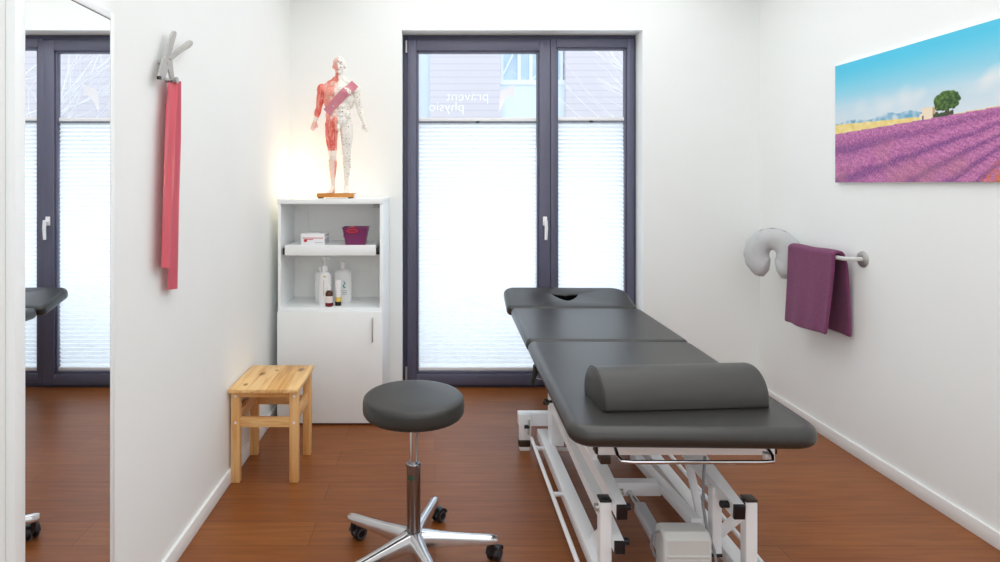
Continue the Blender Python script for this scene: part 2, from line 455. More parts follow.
def text_mesh(body, size, loc, rot, name, m, parent, off=-0.0021):
    cu = bpy.data.curves.new(name, 'FONT'); cu.body = body; cu.size = size; cu.offset = off; cu.extrude = 0.0; cu.align_x = 'LEFT'
    t = bpy.data.objects.new(name, cu); COL.objects.link(t)
    t.rotation_euler = rot; t.location = loc
    bpy.context.view_layer.update()
    dg = bpy.context.evaluated_depsgraph_get()
    me = bpy.data.meshes.new_from_object(t.evaluated_get(dg)); me.transform(t.matrix_world); me.name = name
    bpy.data.objects.remove(t)
    o = bpy.data.objects.new(name, me); COL.objects.link(o); me.materials.clear(); me.materials.append(m)
    return attach(o, parent)
def film(name, rgb, f):
    m = M['blind'].copy(); m.name = name
    for n in m.node_tree.nodes:
        if n.type == 'VALTORGB':
            n.color_ramp.elements[0].color = lin(rgb); n.color_ramp.elements[1].color = lin([min(255, c + 3) for c in rgb])
        if n.type == 'MIX_SHADER': n.inputs['Fac'].default_value = f
    return m
M['letter'] = film('frosted_lettering', (254, 254, 254), 0.94)
M['decal'] = film('beige_frosted_film', (240, 235, 232), 0.94)
text_mesh('prävent', 0.094, P(489, 100.6, 4.036), (PI / 2, 0, PI), 'lettering', M['letter'], pane1)
text_mesh('physio', 0.094, P(464.5, 111.2, 4.036), (PI / 2, 0, PI), 'lettering', M['letter'], pane1)
dpoly = [(500, 91), (514, 84.5), (514.5, 96), (510, 95), (505, 100), (501.5, 108), (499, 112)]
MB().prism([((x - CX) * 4.036 / FL, EYE - (y - CY) * 4.036 / FL) for x, y in dpoly], (4.036, 4.037), lambda u, v, w: (u, w, v)).build('window_film', M['decal'], pane1)

# ---- pleated blinds
def blind(x0, x1, z0, z1, label, tilt=0.0):
    t = thing('pleated_blind', label, 'blind', ((x0 + x1) / 2, 4.0, z0), 'pleated blinds on the balcony window')
    bm = MB(); pitch = 0.0275; n = int(round((z1 - z0 - 0.03) / pitch)); pitch = (z1 - z0 - 0.03) / n
    V = []
    for i in range(2 * n + 1):
        z = z0 + 0.02 + i * pitch / 2; y = 4.006 + (0.0085 if i % 2 else -0.0085)
        V.append((bm.bm.verts.new((x0 + 0.004, y, z)), bm.bm.verts.new((x1 - 0.004, y, z))))
    for a, b in zip(V, V[1:]): bm.bm.faces.new((a[0], a[1], b[1], b[0]))
    bm.build('fabric', M['blind'], t, smooth=0)
    MB().box((x0, 3.992, z0), (x1, 4.02, z0 + 0.022), 0.003).build('bottom_rail', M['white_pl'], t)
    MB().box((x0, 3.990, z1 - 0.012), (x1, 4.02, z1 - 0.002), 0.002).build('top_rail', M['rail'], t)
    MB().box((x0, 3.996, z1), (x1, 4.02, z1 + 0.024), 0.003).build('top_profile', M['white_pl'], t)
    xc = (x0 + x1) / 2
    MB().box((xc - 0.012, 3.985, z1 - 0.014), (xc + 0.012, 3.995, z1), 0.002).build('grip', M['black_pl'], t)
    MB().prism([(xc - 0.012, z0 + 0.004), (xc + 0.012, z0 + 0.004), (xc + 0.006, z0 - 0.022), (xc - 0.006, z0 - 0.022)], (3.986, 3.991), lambda u, v, w: (u, w, v), 0.001).build('grip', M['satin'], t)
    return t
blind(-0.108, 0.676, 0.108, 1.768, 'wide white pleated blind covering the left window sash')
blind(0.820, 1.260, 0.108, 1.772, 'narrow white pleated blind covering the right window sash')

# ---- outside
M['facade'] = mat('facade_boards', (212, 206, 210), 0.9, var=0.02, scale=1.2)
def facade_lines(m):
    nt = m.node_tree; N, L = nt.nodes, nt.links; b = N['Principled BSDF']
    tc = N.new('ShaderNodeTexCoord'); sp = N.new('ShaderNodeSeparateXYZ'); L.new(tc.outputs['Object'], sp.inputs[0])
    mu = N.new('ShaderNodeMath'); mu.operation = 'MULTIPLY'; mu.inputs[1].default_value = 9.0; L.new(sp.outputs['Z'], mu.inputs[0])
    fr = N.new('ShaderNodeMath'); fr.operation = 'FRACT'; L.new(mu.outputs[0], fr.inputs[0])
    lt = N.new('ShaderNodeMath'); lt.operation = 'LESS_THAN'; lt.inputs[1].default_value = 0.16; L.new(fr.outputs[0], lt.inputs[0])
    src = b.inputs['Base Color'].links[0].from_socket
    mx = N.new('ShaderNodeMix'); mx.data_type = 'RGBA'; L.new(lt.outputs[0], mx.inputs['Factor']); L.new(src, mx.inputs['A']); mx.inputs['B'].default_value = lin((200, 195, 201))
    L.new(mx.outputs['Result'], b.inputs['Base Color'])
facade_lines(M['facade'])
M['bluewall'] = mat('pale_blue_render', (218, 228, 236), 0.9, var=0.03, scale=1)
M['blueglass'] = mat('pale_blue_window', (196, 214, 228), 0.5, var=0.06, scale=1)
M['whiteframe_refl'] = mat('white_frame_and_reflection', (226, 233, 238), 0.6, var=0.01)
M['ground'] = mat('pale_paving', (176, 178, 178), 0.9, var=0.04)
M['bark'] = mat('pale_bark', (236, 234, 236), 0.9, var=0.06)
struct('trim_outdoor_ground', MB().box((-14, 4.2, -0.3), (16, 16, -0.1)), M['ground'], label='pale paved ground outside the window', cat='ground')
bd = thing('building', 'pale boarded building with a bluish window bay seen through the glass', 'building', (0, 10.2, -0.1))
MB().box((-0.08, 10, -0.1), (1.09, 10.6, 7)).box((2.18, 10, -0.1), (12, 10.6, 7)).box((-12, 10, -0.1), (-0.30, 10.6, 7)).build('boarded_wall', M['facade'], bd, smooth=0)
MB().box((1.09, 10.1, -0.1), (2.18, 10.6, 3.05)).box((-0.30, 10.1, -0.1), (-0.08, 10.6, 7)).box((1.09, 10.1, 4.6), (2.18, 10.6, 7)).build('bay_wall', M['bluewall'], bd, smooth=0)
bw = MB()
for x in (1.13, 1.42, 1.62, 1.93, 2.14): bw.box((x - 0.025, 10.12, 3.06), (x + 0.025, 10.2, 4.6))
bw.box((1.09, 10.08, 3.02), (2.18, 10.2, 3.10)); bw.bar((1.15, 10.14, 3.2), (1.42, 10.14, 3.75), 0.03, 0.03); bw.bar((1.65, 10.14, 3.12), (1.93, 10.14, 3.4), 0.03, 0.03)  # slanted bars are reflections in the pane, modelled as pale strips
wf = bw.build('window', M['whiteframe_refl'], bd, smooth=0)
MB().box((1.09, 10.2, 3.05), (2.18, 10.22, 4.6)).build('pane', M['blueglass'], wf)
def tree(root, label, seed, lean, sc=1.0):
    rnd = random.Random(seed); t = thing('bare_tree', label, 'tree', root)
    tr = MB(); br = MB()
    def grow(mb, p, d, ln, r, depth):
        pts = [p]; rr = [r]; n = 5
        for i in range(n):
            d = (d + Vector((rnd.uniform(-.16, .16), rnd.uniform(-.1, .1), rnd.uniform(-.08, .14)))).normalized()
            p = p + d * ln / n; pts.append(p); rr.append(r * (1 - 0.45 * (i + 1) / n))
            if depth < 4 and i >= 1:
                for _ in range(1 if depth < 3 else rnd.choice((0, 1))):
                    nd = (d + Vector((rnd.uniform(-.8, .8), rnd.uniform(-.4, .4), rnd.uniform(-.15, .55)))).normalized()
                    grow(br, p, nd, ln * rnd.uniform(.45, .7), r * 0.5, depth + 1)
        mb.tube(pts, rr, 5)
    rt = Vector(root); grow(tr, rt, Vector(lean).normalized(), 2.6 * sc, 0.045 * sc, 0)
    for k in range(4):
        grow(br, rt + Vector((-0.1, 0, 1.75 + 0.28 * k)), Vector((-1.0, rnd.uniform(-.3, .3), 0.28 + 0.12 * k)).normalized(), 1.75 * sc, 0.013 * sc, 2)
    tr.build('trunk', M['bark'], t); br.build('branches', M['bark'], t)
tree((3.75, 7.2, -0.1), 'bare pale branched tree behind the right window pane', 3, (-0.05, 0, 1))

# ------------------------------------------------------------------ wall mirror
mt = thing('wall_mirror', 'tall narrow wall mirror with thin white frame reflecting the window', 'mirror', (XL, 1.51, 0.2))
MX = -0.915; m0, m1, mz0, mz1 = 1.336, 1.690, 0.2, 1.812
MB().box((XL + 0.001, m0, mz0), (MX, m1, mz1)).build('mirror_glass', M['mirror'], mt, smooth=0)
fr = MB()
fr.box((XL + 0.0005, m1 + 0.0015, mz0), (MX + 0.002, m1 + 0.022, mz1 + 0.024), 0.002)
fr.box((XL + 0.0005, m0 - 0.034, mz0), (MX + 0.004, m0 - 0.0005, mz1 + 0.024), 0.002)
fr.box((XL + 0.0005, m0, mz1 + 0.0025), (MX + 0.002, m1 + 0.002, mz1 + 0.024), 0.002)
fr.box((XL + 0.0005, m0 - 0.03, mz0 - 0.02), (MX + 0.002, m1 + 0.022, mz0), 0.002)
fr.build('mirror_frame', M['white_lac'], mt)
MB().box((XL + 0.0005, m0, mz1 + 0.0002), (MX - 0.001, m1 + 0.0015, mz1 + 0.0024)).build('shadow_joint', M['dark_gap'], mt, smooth=0)

# ------------------------------------------------------------------ metal clip on the wall, pink band
def W(x, y, X): # point on a plane parallel to the left wall
    d = X * FL / (x - CX); return P(x, y, d)
clip = thing('metal_clip', 'silver metal clamp with two spread prongs mounted on the left wall', 'clip', W(164, 70, XL))
def flat(name, pts, x0, x1, m, parent, bev=0.0015):
    """plate parallel to the left wall, outline from photo points on the plane"""
    pl = [(W(x, y, -0.905).y, W(x, y, -0.905).z) for x, y in pts]
    return MB().prism(pl, (x0, x1), lambda u, v, w: (w, u, v), bev).build(name, m, parent)
flat('prong', [(164.5, 57), (166.5, 47), (169.5, 34.5), (171.5, 31), (174, 30.5), (175.8, 33), (174.8, 38), (171.5, 48), (169.5, 58)], -0.905, -0.901, M['satin'], clip)
flat('prong', [(167.5, 58), (171.5, 53), (185.5, 41.8), (188.5, 40), (191, 41), (191.5, 44.5), (189, 47.5), (181, 52), (171.5, 59.5), (170.2, 61)], -0.903, -0.899, M['satin'], clip)
flat('clamp_body', [(163.2, 56), (170.8, 57.5), (171.5, 62), (173.8, 82), (170.5, 82.5), (168.8, 72), (167, 68), (164.5, 78), (163.2, 79.5), (157.2, 78.5), (159.5, 68)], -0.908, -0.901, M['satin'], clip)
flat('jaw_bar', [(163, 77.5), (169.5, 79.2), (169.5, 81), (163, 79.6)], -0.903, -0.898, M['satin'], clip, 0)
for a in ((157.0, 76.0, 159.4, 79.6), (168.3, 79.8, 170.6, 82.9)):
    flat('rubber_tip', [(a[0], a[1]), (a[2], a[1] + 0.3), (a[2], a[3]), (a[0], a[3] - 0.3)], -0.906, -0.898, M['black_pl'], clip, 0)
ca = W(166.5, 62, -0.905)
MB().cyl((XL, ca.y, ca.z), (-0.899, ca.y, ca.z), 0.008, 16).build('wall_mount', M['satin'], clip)
pg = W(178.0, 82.5, -0.90)
peg = MB().cyl((XL, pg.y - 0.02, pg.z + 0.004), (-0.900, pg.y - 0.02, pg.z + 0.004), 0.008, 18).cyl((-0.900, pg.y - 0.02, pg.z + 0.004), (-0.893, pg.y - 0.02, pg.z + 0.004), 0.0115, 18).build('wall_peg', M['satin'])
tag(recentre(peg, (XL, pg.y - 0.02, pg.z)), 'small round metal peg on the left wall beside the pink band top', 'peg')
bnd = thing('resistance_band', 'pink elastic exercise band hanging in two tails from the wall clip', 'exercise band', W(171, 290, -0.905))
def tail(pts_l, pts_r, X, name, m, wave):
    mb = MB(); V = []; n = len(pts_l); K = 12
    for i in range(n):
        row = []
        for k in range(K + 1):
            u = k / K; x = pts_l[i][0] * (1 - u) + pts_r[i][0] * u; y = pts_l[i][1] * (1 - u) + pts_r[i][1] * u
            p = W(x, y, X); p.x += wave * math.sin(u * 7.5 + i * 0.35) + 0.004; row.append(p)
        V.append(row)
    fr_ = [[mb.bm.verts.new(p) for p in row] for row in V]; bk = [[mb.bm.verts.new(p - Vector((0.0012, 0, 0))) for p in row] for row in V]
    for i in range(n - 1):
        for k in range(K):
            mb.bm.faces.new((fr_[i][k], fr_[i][k + 1], fr_[i + 1][k + 1], fr_[i + 1][k])); mb.bm.faces.new((bk[i][k], bk[i + 1][k], bk[i + 1][k + 1], bk[i][k + 1]))
        for k, kk in ((0, 0), (K, K)):
            mb.bm.faces.new((fr_[i][k], fr_[i + 1][k], bk[i + 1][k], bk[i][k]))
    for k in range(K):
        for i in (0, n - 1): mb.bm.faces.new((fr_[i][k], fr_[i][k + 1], bk[i][k + 1], bk[i][k]))
    mb.build(name, m, bnd, smooth=60)
ys = [82, 95, 115, 140, 170, 200, 235, 270, 289.5]
def lerp(tb, y):
    for (a, b), (c, d) in zip(tb, tb[1:]):
        if a <= y <= c: return b + (d - b) * (y - a) / (c - a)
    return tb[-1][1]
LB = [(82, 171.5), (140, 170), (200, 168.5), (290, 166.3)]; RB = [(82, 179.6), (140, 179.5), (200, 178), (290, 176.8)]
tail([(lerp(LB, y), y + 0.4) for y in ys], [(lerp(RB, y), y - 0.8) for y in ys], -0.912, 'rear_tail', M['band_dk'], 0.002)
ys2 = [82, 95, 115, 140, 170, 200, 235, 255, 268]
LA = [(82, 167.5), (110, 164.5), (140, 163.2), (200, 161.2), (270, 159.8)]; RA = [(82, 176.5), (110, 174.5), (140, 173.5), (200, 171.6), (270, 169.3)]
tail([(lerp(LA, y), y - 0.4) for y in ys2], [(lerp(RA, y), y + 0.4) for y in ys2], -0.905, 'front_tail', M['band'], 0.0025)

# ------------------------------------------------------------------ cabinet
CX0, CX1, CY0, CY1, CZ = -0.884, -0.295, 3.375, 3.855, 1.266
cab = thing('cabinet', 'white cabinet with open shelves above a closed door, beside the window', 'cabinet', ((CX0 + CX1) / 2, (CY0 + CY1) / 2, 0))
T = 0.016
MB().box((CX0, CY0, 0.005), (CX0 + T, CY1, CZ - 0.028), 0.001).build('side_panel', M['white_lac'], cab)
MB().box((CX1 - T, CY0, 0.005), (CX1, CY1, CZ - 0.028), 0.001).build('side_panel', M['white_lac'], cab)
MB().box((CX0 - 0.002, CY0 - 0.004, CZ - 0.028), (CX1 + 0.002, CY1, CZ), 0.001).build('top_panel', M['white_lac'], cab)
MB().box((CX0 + T, 3.71, 0.05), (CX1 - T, 3.72, CZ - 0.028)).build('back_panel', M['cab_in'], cab)
MB().box((CX0 + T, CY0 + 0.001, 0.630), (CX1 - T, 3.71, 0.6525), 0.001).build('shelf', M['white_lac'], cab)
MB().box((CX0 + T, CY0 + 0.02, 0.005), (CX1 - T, 3.71, 0.06)).build('bottom_panel', M['white_lac'], cab)
door = MB().box((CX0 + 0.001, CY0 - 0.019, 0.012), (CX1 - 0.001, CY0 - 0.001, 0.634), 0.0015).build('door', M['white_lac'], cab)
hx = (372.5 - CX) * 3.34 / FL
MB().tube([(hx, 3.357, 0.600), (hx, 3.338, 0.600), (hx, 3.336, 0.597), (hx, 3.336, 0.475), (hx, 3.338, 0.472), (hx, 3.357, 0.472)], 0.0042, 10).build('handle', M['satin'], door)
tray = MB().box((-0.845, 3.374, 0.948), (-0.333, 3.390, 1.006), 0.001).box((-0.845, 3.39, 0.990), (-0.333, 3.70, 1.003)).build('pull_out_tray', M['white_lac'], cab)
for x0, x1 in ((CX0 + T + 0.010, -0.8455), (-0.3325, CX1 - T - 0.003)):
    MB().box((x0, 3.382, 0.952), (x1, 3.69, 0.990), 0.002).build('drawer_slide', M['black_pl'], tray)
MB().box((-0.378, 3.66, 1.205), (-0.340, 3.70, 1.225), 0.002).cyl((-0.372, 3.66, 1.215), (-0.372, 3.655, 1.215), 0.006).build('mounting_bracket', M['satin'], cab)
MB().tube([P(308.7, 206, 3.69), P(308.4, 218, 3.70), P(308.8, 232, 3.70), P(309, 243, 3.70)], 0.0025, 8).build('cable', M['cab_in'], cab)

# items on the tray
TZ = 1.0062
bx0 = P(301, 245, 3.46)
mb_ = thing('medicine_box', 'small white carton with red print on the pull-out tray', 'box', (-0.70, 3.47, TZ - 0.003))
X0, X1, Y0, Y1, Z0, Z1 = -0.762, -0.628, 3.405, 3.565, TZ - 0.003, TZ + 0.062
MB().box((X0, Y0, Z0), (X1, Y1, Z1), 0.001).build('carton', M['white_pl'], mb_)
pr = MB()
pr.box((X0 + 0.012, Y0 - 0.0006, Z0 + 0.038), (X1 - 0.006, Y0, Z0 + 0.042)); pr.box((X0 + 0.018, Y0 - 0.0006, Z0 + 0.018), (X0 + 0.036, Y0, Z0 + 0.032)); pr.box((X0 + 0.02, Y0 - 0.0006, Z0 + 0.03), (X0 + 0.07, Y0, Z0 + 0.034))
pr.build('red_print', M['red'], mb_, smooth=0)
p2 = MB()
for zz in (0.012, 0.020, 0.028, 0.05): p2.box((X1, Y0 + 0.02, Z0 + zz), (X1 + 0.0006, Y1 - 0.015, Z0 + zz + 0.003))
p2.box((X0 + 0.08, Y0 - 0.0006, Z0 + 0.012), (X1 - 0.01, Y0, Z0 + 0.015)); p2.box((X1 - 0.03, Y0 + 0.02, Z1), (X1 - 0.005, Y0 + 0.05, Z1 + 0.0005))
p2.build('grey_print', M['grey_print'], mb_, smooth=0)

bk = thing('basket', 'purple plastic basket with red handle on the pull-out tray', 'basket', (-0.455, 3.455, TZ - 0.003))
def tub(w0, d0, w1, d1, h, th, c):
    mb = MB(); rr = []
    def ring(w, d, z, r=0.016): return [Vector((c[0] + x, c[1] + y, c[2] + z)) for x, y in rrect(w, d, [r] * 4, 5)]
    for w, d, z in ((w0, d0, 0), (w1, d1, h), (w1 + 0.008, d1 + 0.008, h), (w1 + 0.008, d1 + 0.008, h + 0.004), (w1 - 2 * th, d1 - 2 * th, h + 0.004), (w0 - 2 * th, d0 - 2 * th, th)):
        rr.append(ring(w, d, z))
    return mb.rings(rr)
tub(0.108, 0.10, 0.142, 0.13, 0.096, 0.003, (-0.455, 3.455, TZ - 0.003)).build('tub', M['basket'], bk)
hd = MB(); hz = TZ + 0.078
pts = [Vector((-0.455 - 0.012 + 0.030 * math.cos(a), 3.3895, hz + 0.008 * math.sin(a))) for a in [2 * PI * k / 24 for k in range(25)]]
hd.tube(pts, 0.0035, 8); hd.build('handle_grip', M['red'], bk)
rp_ = MB().prism(rrect(0.07, 0.045, [0.006] * 4, 4), (0, 0.05), lambda u, v, w: (-0.492 + u, 3.475 + v * 0.8 - 0.01, TZ + 0.045 + w + u * 0.25), 0.002).build('packet', M['red'])
tag(recentre(rp_, (-0.492, 3.465, TZ + 0.045)), 'small red packet lying in the purple basket', 'packet')

# bottles on the shelf
SZ = 0.6526
def bottle_prof(r, h, neck, nh, sh=0.03):
    p = [(0.0, 0), (r * 0.9, 0), (r, r * 0.12), (r, h - sh)]
    for k in range(1, 7):
        a = PI / 2 * k / 6; p.append((neck + (r - neck) * math.cos(a), h - sh + sh * math.sin(a)))
    return p + [(neck, h + nh), (0, h + nh)]
def bottle_oval(t, c, rx, ry, h, neck, nh, name, m):
    mb = MB(); mb.lathe(bottle_prof(1.0 * rx, h, neck, nh), (0, 0, 0), n=32)
    for v in mb.bm.verts:
        k = 1.0 if v.co.z > h else ry / rx
        v.co = Vector((c[0] + v.co.x, c[1] + v.co.y * k, c[2] + v.co.z))
    return mb.build(name, m, t)
def curved_label(c, rx, ry, z0, z1, a0, a1, name, m, parent, n=10):
    mb = MB(); rr = []
    for k in range(n + 1):
        a = R(a0 + (a1 - a0) * k / n); x, y = c[0] + (rx + 0.0007) * math.cos(a), c[1] + (ry + 0.0007) * math.sin(a)
        rr.append((mb.bm.verts.new((x, y, z0)), mb.bm.verts.new((x, y, z1))))
    for a, b in zip(rr, rr[1:]): mb.bm.faces.new((a[0], b[0], b[1], a[1]))
    return mb.build(name, m, parent)
# pump bottle
c = P(325, 305, 3.45); c.z = SZ
t = thing('pump_bottle', 'white pump dispenser bottle with yellow mark on the cabinet shelf', 'bottle', c)
bottle_oval(t, c, 0.0355, 0.026, 0.192, 0.013, 0.008, 'bottle_body', M['bottle'])
MB().lathe([(0, 0.199), (0.0165, 0.199), (0.0165, 0.222), (0.012, 0.226), (0.0045, 0.228), (0.0045, 0.262), (0.013, 0.264), (0.012, 0.276), (0, 0.278)], c, n=20).tube([c + Vector((0, 0, 0.271)), c + Vector((0.022, -0.012, 0.272)), c + Vector((0.032, -0.016, 0.266))], 0.004, 8).build('pump_head', M['white_pl'], t)
curved_label(c, 0.0355, 0.026, SZ + 0.165, SZ + 0.173, -100, -75, 'yellow_mark', M['gold'], t)
curved_label(c, 0.0355, 0.026, SZ + 0.06, SZ + 0.15, -97, -92, 'gold_print', M['gold'], t)
# second white bottle behind it
c = P(320.5, 302, 3.56); c.z = SZ
t = thing('plastic_bottle', 'plain white bottle half hidden behind the pump dispenser', 'bottle', c)
bottle_oval(t, c, 0.033, 0.026, 0.185, 0.012, 0.006, 'bottle_body', M['bottle'])
MB().lathe([(0, 0.190), (0.0135, 0.190), (0.0135, 0.210), (0, 0.211)], c, n=20).build('cap', M['white_pl'], t)
# lotion bottle
c = P(343, 302, 3.55); c.z = SZ
t = thing('lotion_bottle', 'large white lotion bottle with teal logo at right on the cabinet shelf', 'bottle', c)
bottle_oval(t, c, 0.052, 0.032, 0.195, 0.014, 0.006, 'bottle_body', M['bottle'])
MB().lathe([(0, 0.200), (0.0145, 0.200), (0.0145, 0.236), (0.013, 0.238), (0, 0.238)], c, n=24).build('cap', M['white_pl'], t)
for a0, a1, z0, z1 in ((-82, -68, 0.066, 0.074), (-86, -76, 0.074, 0.088), (-78, -70, 0.088, 0.102), (-82, -76, 0.104, 0.110)):
    curved_label(c, 0.052, 0.032, SZ + z0 + 0.02, SZ + z1 + 0.02, a0, a1, 'teal_logo', M['teal'], t, 5)
for z0 in (0.040, 0.050, 0.060): curved_label(c, 0.052, 0.032, SZ + z0 + 0.01, SZ + z0 + 0.013, -88, -60, 'printed_line', M['grey_print'], t, 6)
# brown bottle
c = P(329.2, 305.8, 3.425); c.z = SZ
t = thing('medicine_bottle', 'small brown glass bottle with white label and cap on the shelf', 'bottle', c)
MB().lathe(bottle_prof(0.0215, 0.088, 0.010, 0.006, 0.02), c, n=28).build('bottle_body', M['amber'], t)
curved_label(c, 0.0215, 0.0215, SZ + 0.022, SZ + 0.060, -165, -15, 'paper_label', M['paper'], t, 16)
curved_label(c, 0.0216, 0.0216, SZ + 0.003, SZ + 0.020, -180, 0, 'red_base', M['amber_red'], t, 16)
MB().lathe([(0, 0.092), (0.011, 0.092), (0.010, 0.112), (0, 0.114)], c, n=20).build('cap', M['white_pl'], t)
# cream tube
c = P(338.2, 304.8, 3.45); c.z = SZ
t = thing('cream_tube', 'small white tube with yellow band standing on its black cap', 'tube', c)
MB().lathe([(0, 0), (0.017, 0), (0.018, 0.003), (0.018, 0.022), (0, 0.023)], c, n=24).build('cap', M['black_pl'], t)
MB().lathe([(0, 0.0235), (0.0175, 0.0235), (0.0178, 0.048), (0, 0.0485)], c, n=24).build('yellow_band', M['yellow'], t)
tb = MB(); rr = []
for z, k in ((0.049, 1.0), (0.08, 0.85), (0.11, 0.55), (0.146, 0.06)):
    rr.append([Vector((c.x + 0.0175 * math.cos(a), c.y + 0.0175 * k * math.sin(a), c.z + z)) for a in [2 * PI * q / 24 for q in range(24)]])
tb.rings(rr).build('tube_body', M['white_pl'], t)

# ------------------------------------------------------------------ wall lamp
lc = Vector(((301 - CX) * 3.80 / FL, 3.79, EYE - (175.5 - CY) * 3.79 / FL))
lm = thing('wall_lamp', 'small glowing warm white glass wall lamp above the cabinet', 'lamp', (lc.x, YB, lc.z))
MB().box((lc.x - 0.03, YB - 0.016, lc.z - 0.03), (lc.x + 0.03, YB, lc.z + 0.03), 0.004).cyl((lc.x, YB - 0.016, lc.z), (lc.x, YB - 0.03, lc.z), 0.012).build('wall_plate', M['white_pl'], lm)
MB().box((lc.x - 0.052, YB - 0.125, lc.z - 0.045), (lc.x + 0.052, YB - 0.03, lc.z + 0.045), 0.018, 4).build('glass_shade', M['lamp'], lm)

# ------------------------------------------------------------------ anatomical figure
FD, FS = 3.53, 168.5
bz = CZ + 0.030
fo = Vector(((338.7 - CX) * FD / FL, FD, CZ))
fig = thing('anatomical_model', 'anatomical figure, half red muscle half white with points, on a wooden plinth', 'anatomical model', fo)
pl = MB().box((fo.x - 0.120, FD - 0.055, CZ + 0.006), (fo.x + 0.095, FD + 0.055, bz), 0.003).build('plinth', M['plinth'], fig)
for sx in (-0.105, 0.07):
    for sy in (-0.04, 0.04): MB().cyl((fo.x + sx, FD + sy, CZ), (fo.x + sx, FD + sy, CZ + 0.0065), 0.010, 14).build('foot', M['brown_pl'], pl)
MB().box((fo.x + 0.0955, FD - 0.04, CZ + 0.0005), (fo.x + 0.108, FD + 0.02, bz - 0.006), 0.002).build('end_plate', M['white_pl'], pl)
def figure_mesh():
    mb = MB()
    def chain(pts, step=0.35):
        for (p, r), (q, s) in zip(pts, pts[1:]):
            p, q = Vector(p), Vector(q); n = max(2, int((q - p).length / (step * min(r, s))))
            for k in range(n + 1):
                u = k / n; mb.ball(p.lerp(q, u), r * (1 - u) + s * u, 2)
    def e(c, r): mb.ball(c, r, 3)
    # torso
    e((0, 0.0, 0.415), (0.075, 0.052, 0.050)); e((0, -0.002, 0.455), (0.066, 0.046, 0.055)); e((0, 0.0, 0.50), (0.066, 0.045, 0.06))
    e((0, 0.002, 0.550), (0.080, 0.055, 0.062)); e((0, 0.006, 0.592), (0.084, 0.050, 0.040)); e((0, 0.012, 0.620), (0.062, 0.036, 0.028))
    for s in (-1, 1):
        e((s * 0.038, -0.038, 0.575), (0.040, 0.022, 0.030)); e((s * 0.066, 0.012, 0.535), (0.022, 0.040, 0.05))   # pectorals, lats
        for k, zz in enumerate((0.523, 0.497, 0.470, 0.444)): e((s * 0.018, -0.040, zz), (0.016, 0.012, 0.013))
        e((s * 0.055, -0.012, 0.445), (0.018, 0.034, 0.03)); e((s * 0.036, 0.030, 0.385), (0.040, 0.034, 0.042))
        e((s * 0.040, 0.010, 0.640), (0.030, 0.020, 0.014))
        chain([((s * 0.012, 0.010, 0.668), 0.016), ((s * 0.05, 0.012, 0.630), 0.018), ((s * 0.09, 0.008, 0.605), 0.022)])
    chain([((0, 0.014, 0.625), 0.030), ((0.001, 0.008, 0.665), 0.024), ((0.003, 0.006, 0.70), 0.024)])
    # head
    hx = 0.003
    e((hx, 0.002, 0.745), (0.0350, 0.043, 0.042)); e((hx, -0.010, 0.717), (0.027, 0.031, 0.034)); e((hx, -0.026, 0.692), (0.014, 0.014, 0.010))
    e((hx, -0.041, 0.727), (0.0052, 0.009, 0.013)); e((hx, -0.046, 0.719), (0.0068, 0.0062, 0.0052)); e((hx, -0.036, 0.752), (0.022, 0.009, 0.006))
    e((hx, -0.0385, 0.707), (0.0092, 0.0055, 0.0032)); e((hx, -0.037, 0.7025), (0.0080, 0.0055, 0.003))
    for s in (-1, 1):
        e((hx + s * 0.0355, 0.004, 0.728), (0.0045, 0.009, 0.0135)); e((hx + s * 0.017, -0.030, 0.722), (0.010, 0.010, 0.010)); e((hx + s * 0.0125, -0.035, 0.741), (0.0062, 0.005, 0.0045))
    # arms
    arms = {-1: ((-0.097, 0.006, 0.602), (-0.116, 0.010, 0.492), (-0.134, -0.006, 0.418)), 1: ((0.097, 0.006, 0.602), (0.119, 0.012, 0.488), (0.147, -0.006, 0.408))}
    for s, (sh, el, wr) in arms.items():
        sh, el, wr = Vector(sh), Vector(el), Vector(wr)
        e(sh + Vector((s * 0.002, 0, -0.008)), (0.028, 0.032, 0.038))
        chain([(sh, 0.026), (sh.lerp(el, 0.5) + Vector((0, -0.003, 0)), 0.024), (el, 0.0175), (el.lerp(wr, 0.3), 0.0205), (el.lerp(wr, 0.7), 0.0155), (wr, 0.0115)])
        e(sh.lerp(el, 0.55) + Vector((-s * 0.004, -0.010, 0)), (0.018, 0.017, 0.034)); e(sh.lerp(el, 0.5) + Vector((0, 0.012, 0)), (0.018, 0.015, 0.036))
        d = (wr - el).normalized(); sd = Vector((s, 0, 0)); 
        pc = wr + d * 0.024
        chain([(wr, 0.010), (wr + d * 0.016, 0.0115), (wr + d * 0.036, 0.0115)])
        across = Vector((0.75 * s, -0.5, 0.1)).normalized()
        for k in range(4):
            b0 = wr + d * (0.038 - 0.003 * abs(k - 1.3)) + across * (k - 1.5) * 0.0068
            L_ = (0.026, 0.030, 0.028, 0.022)[k]
            d2 = (d + Vector((-s * 0.05, -0.28, 0)) + across * (k - 1.5) * 0.10).normalized()
            d3 = (d + Vector((-s * 0.12, -0.75, 0))).normalized()
            chain([(b0 - d * 0.012, 0.0045), (b0 + d2 * L_ * 0.5, 0.0042), (b0 + d2 * L_ * 0.5 + d3 * L_ * 0.5, 0.0036)])
        tb0 = wr + d * 0.014 - across * 0.009
        td = (d * 0.8 - across * 0.9 + Vector((0, -0.2, 0))).normalized()
        chain([(tb0, 0.0058), (tb0 + td * 0.016, 0.0052), (tb0 + td * 0.016 + (d * 0.9 - across * 0.2).normalized() * 0.014, 0.0042)])
    # legs
    legs = {-1: ((-0.040, 0.006, 0.395), (-0.036, 0.0, 0.212), (-0.036, 0.014, 0.040)), 1: ((0.042, 0.006, 0.395), (0.047, 0.0, 0.212), (0.042, 0.014, 0.040))}
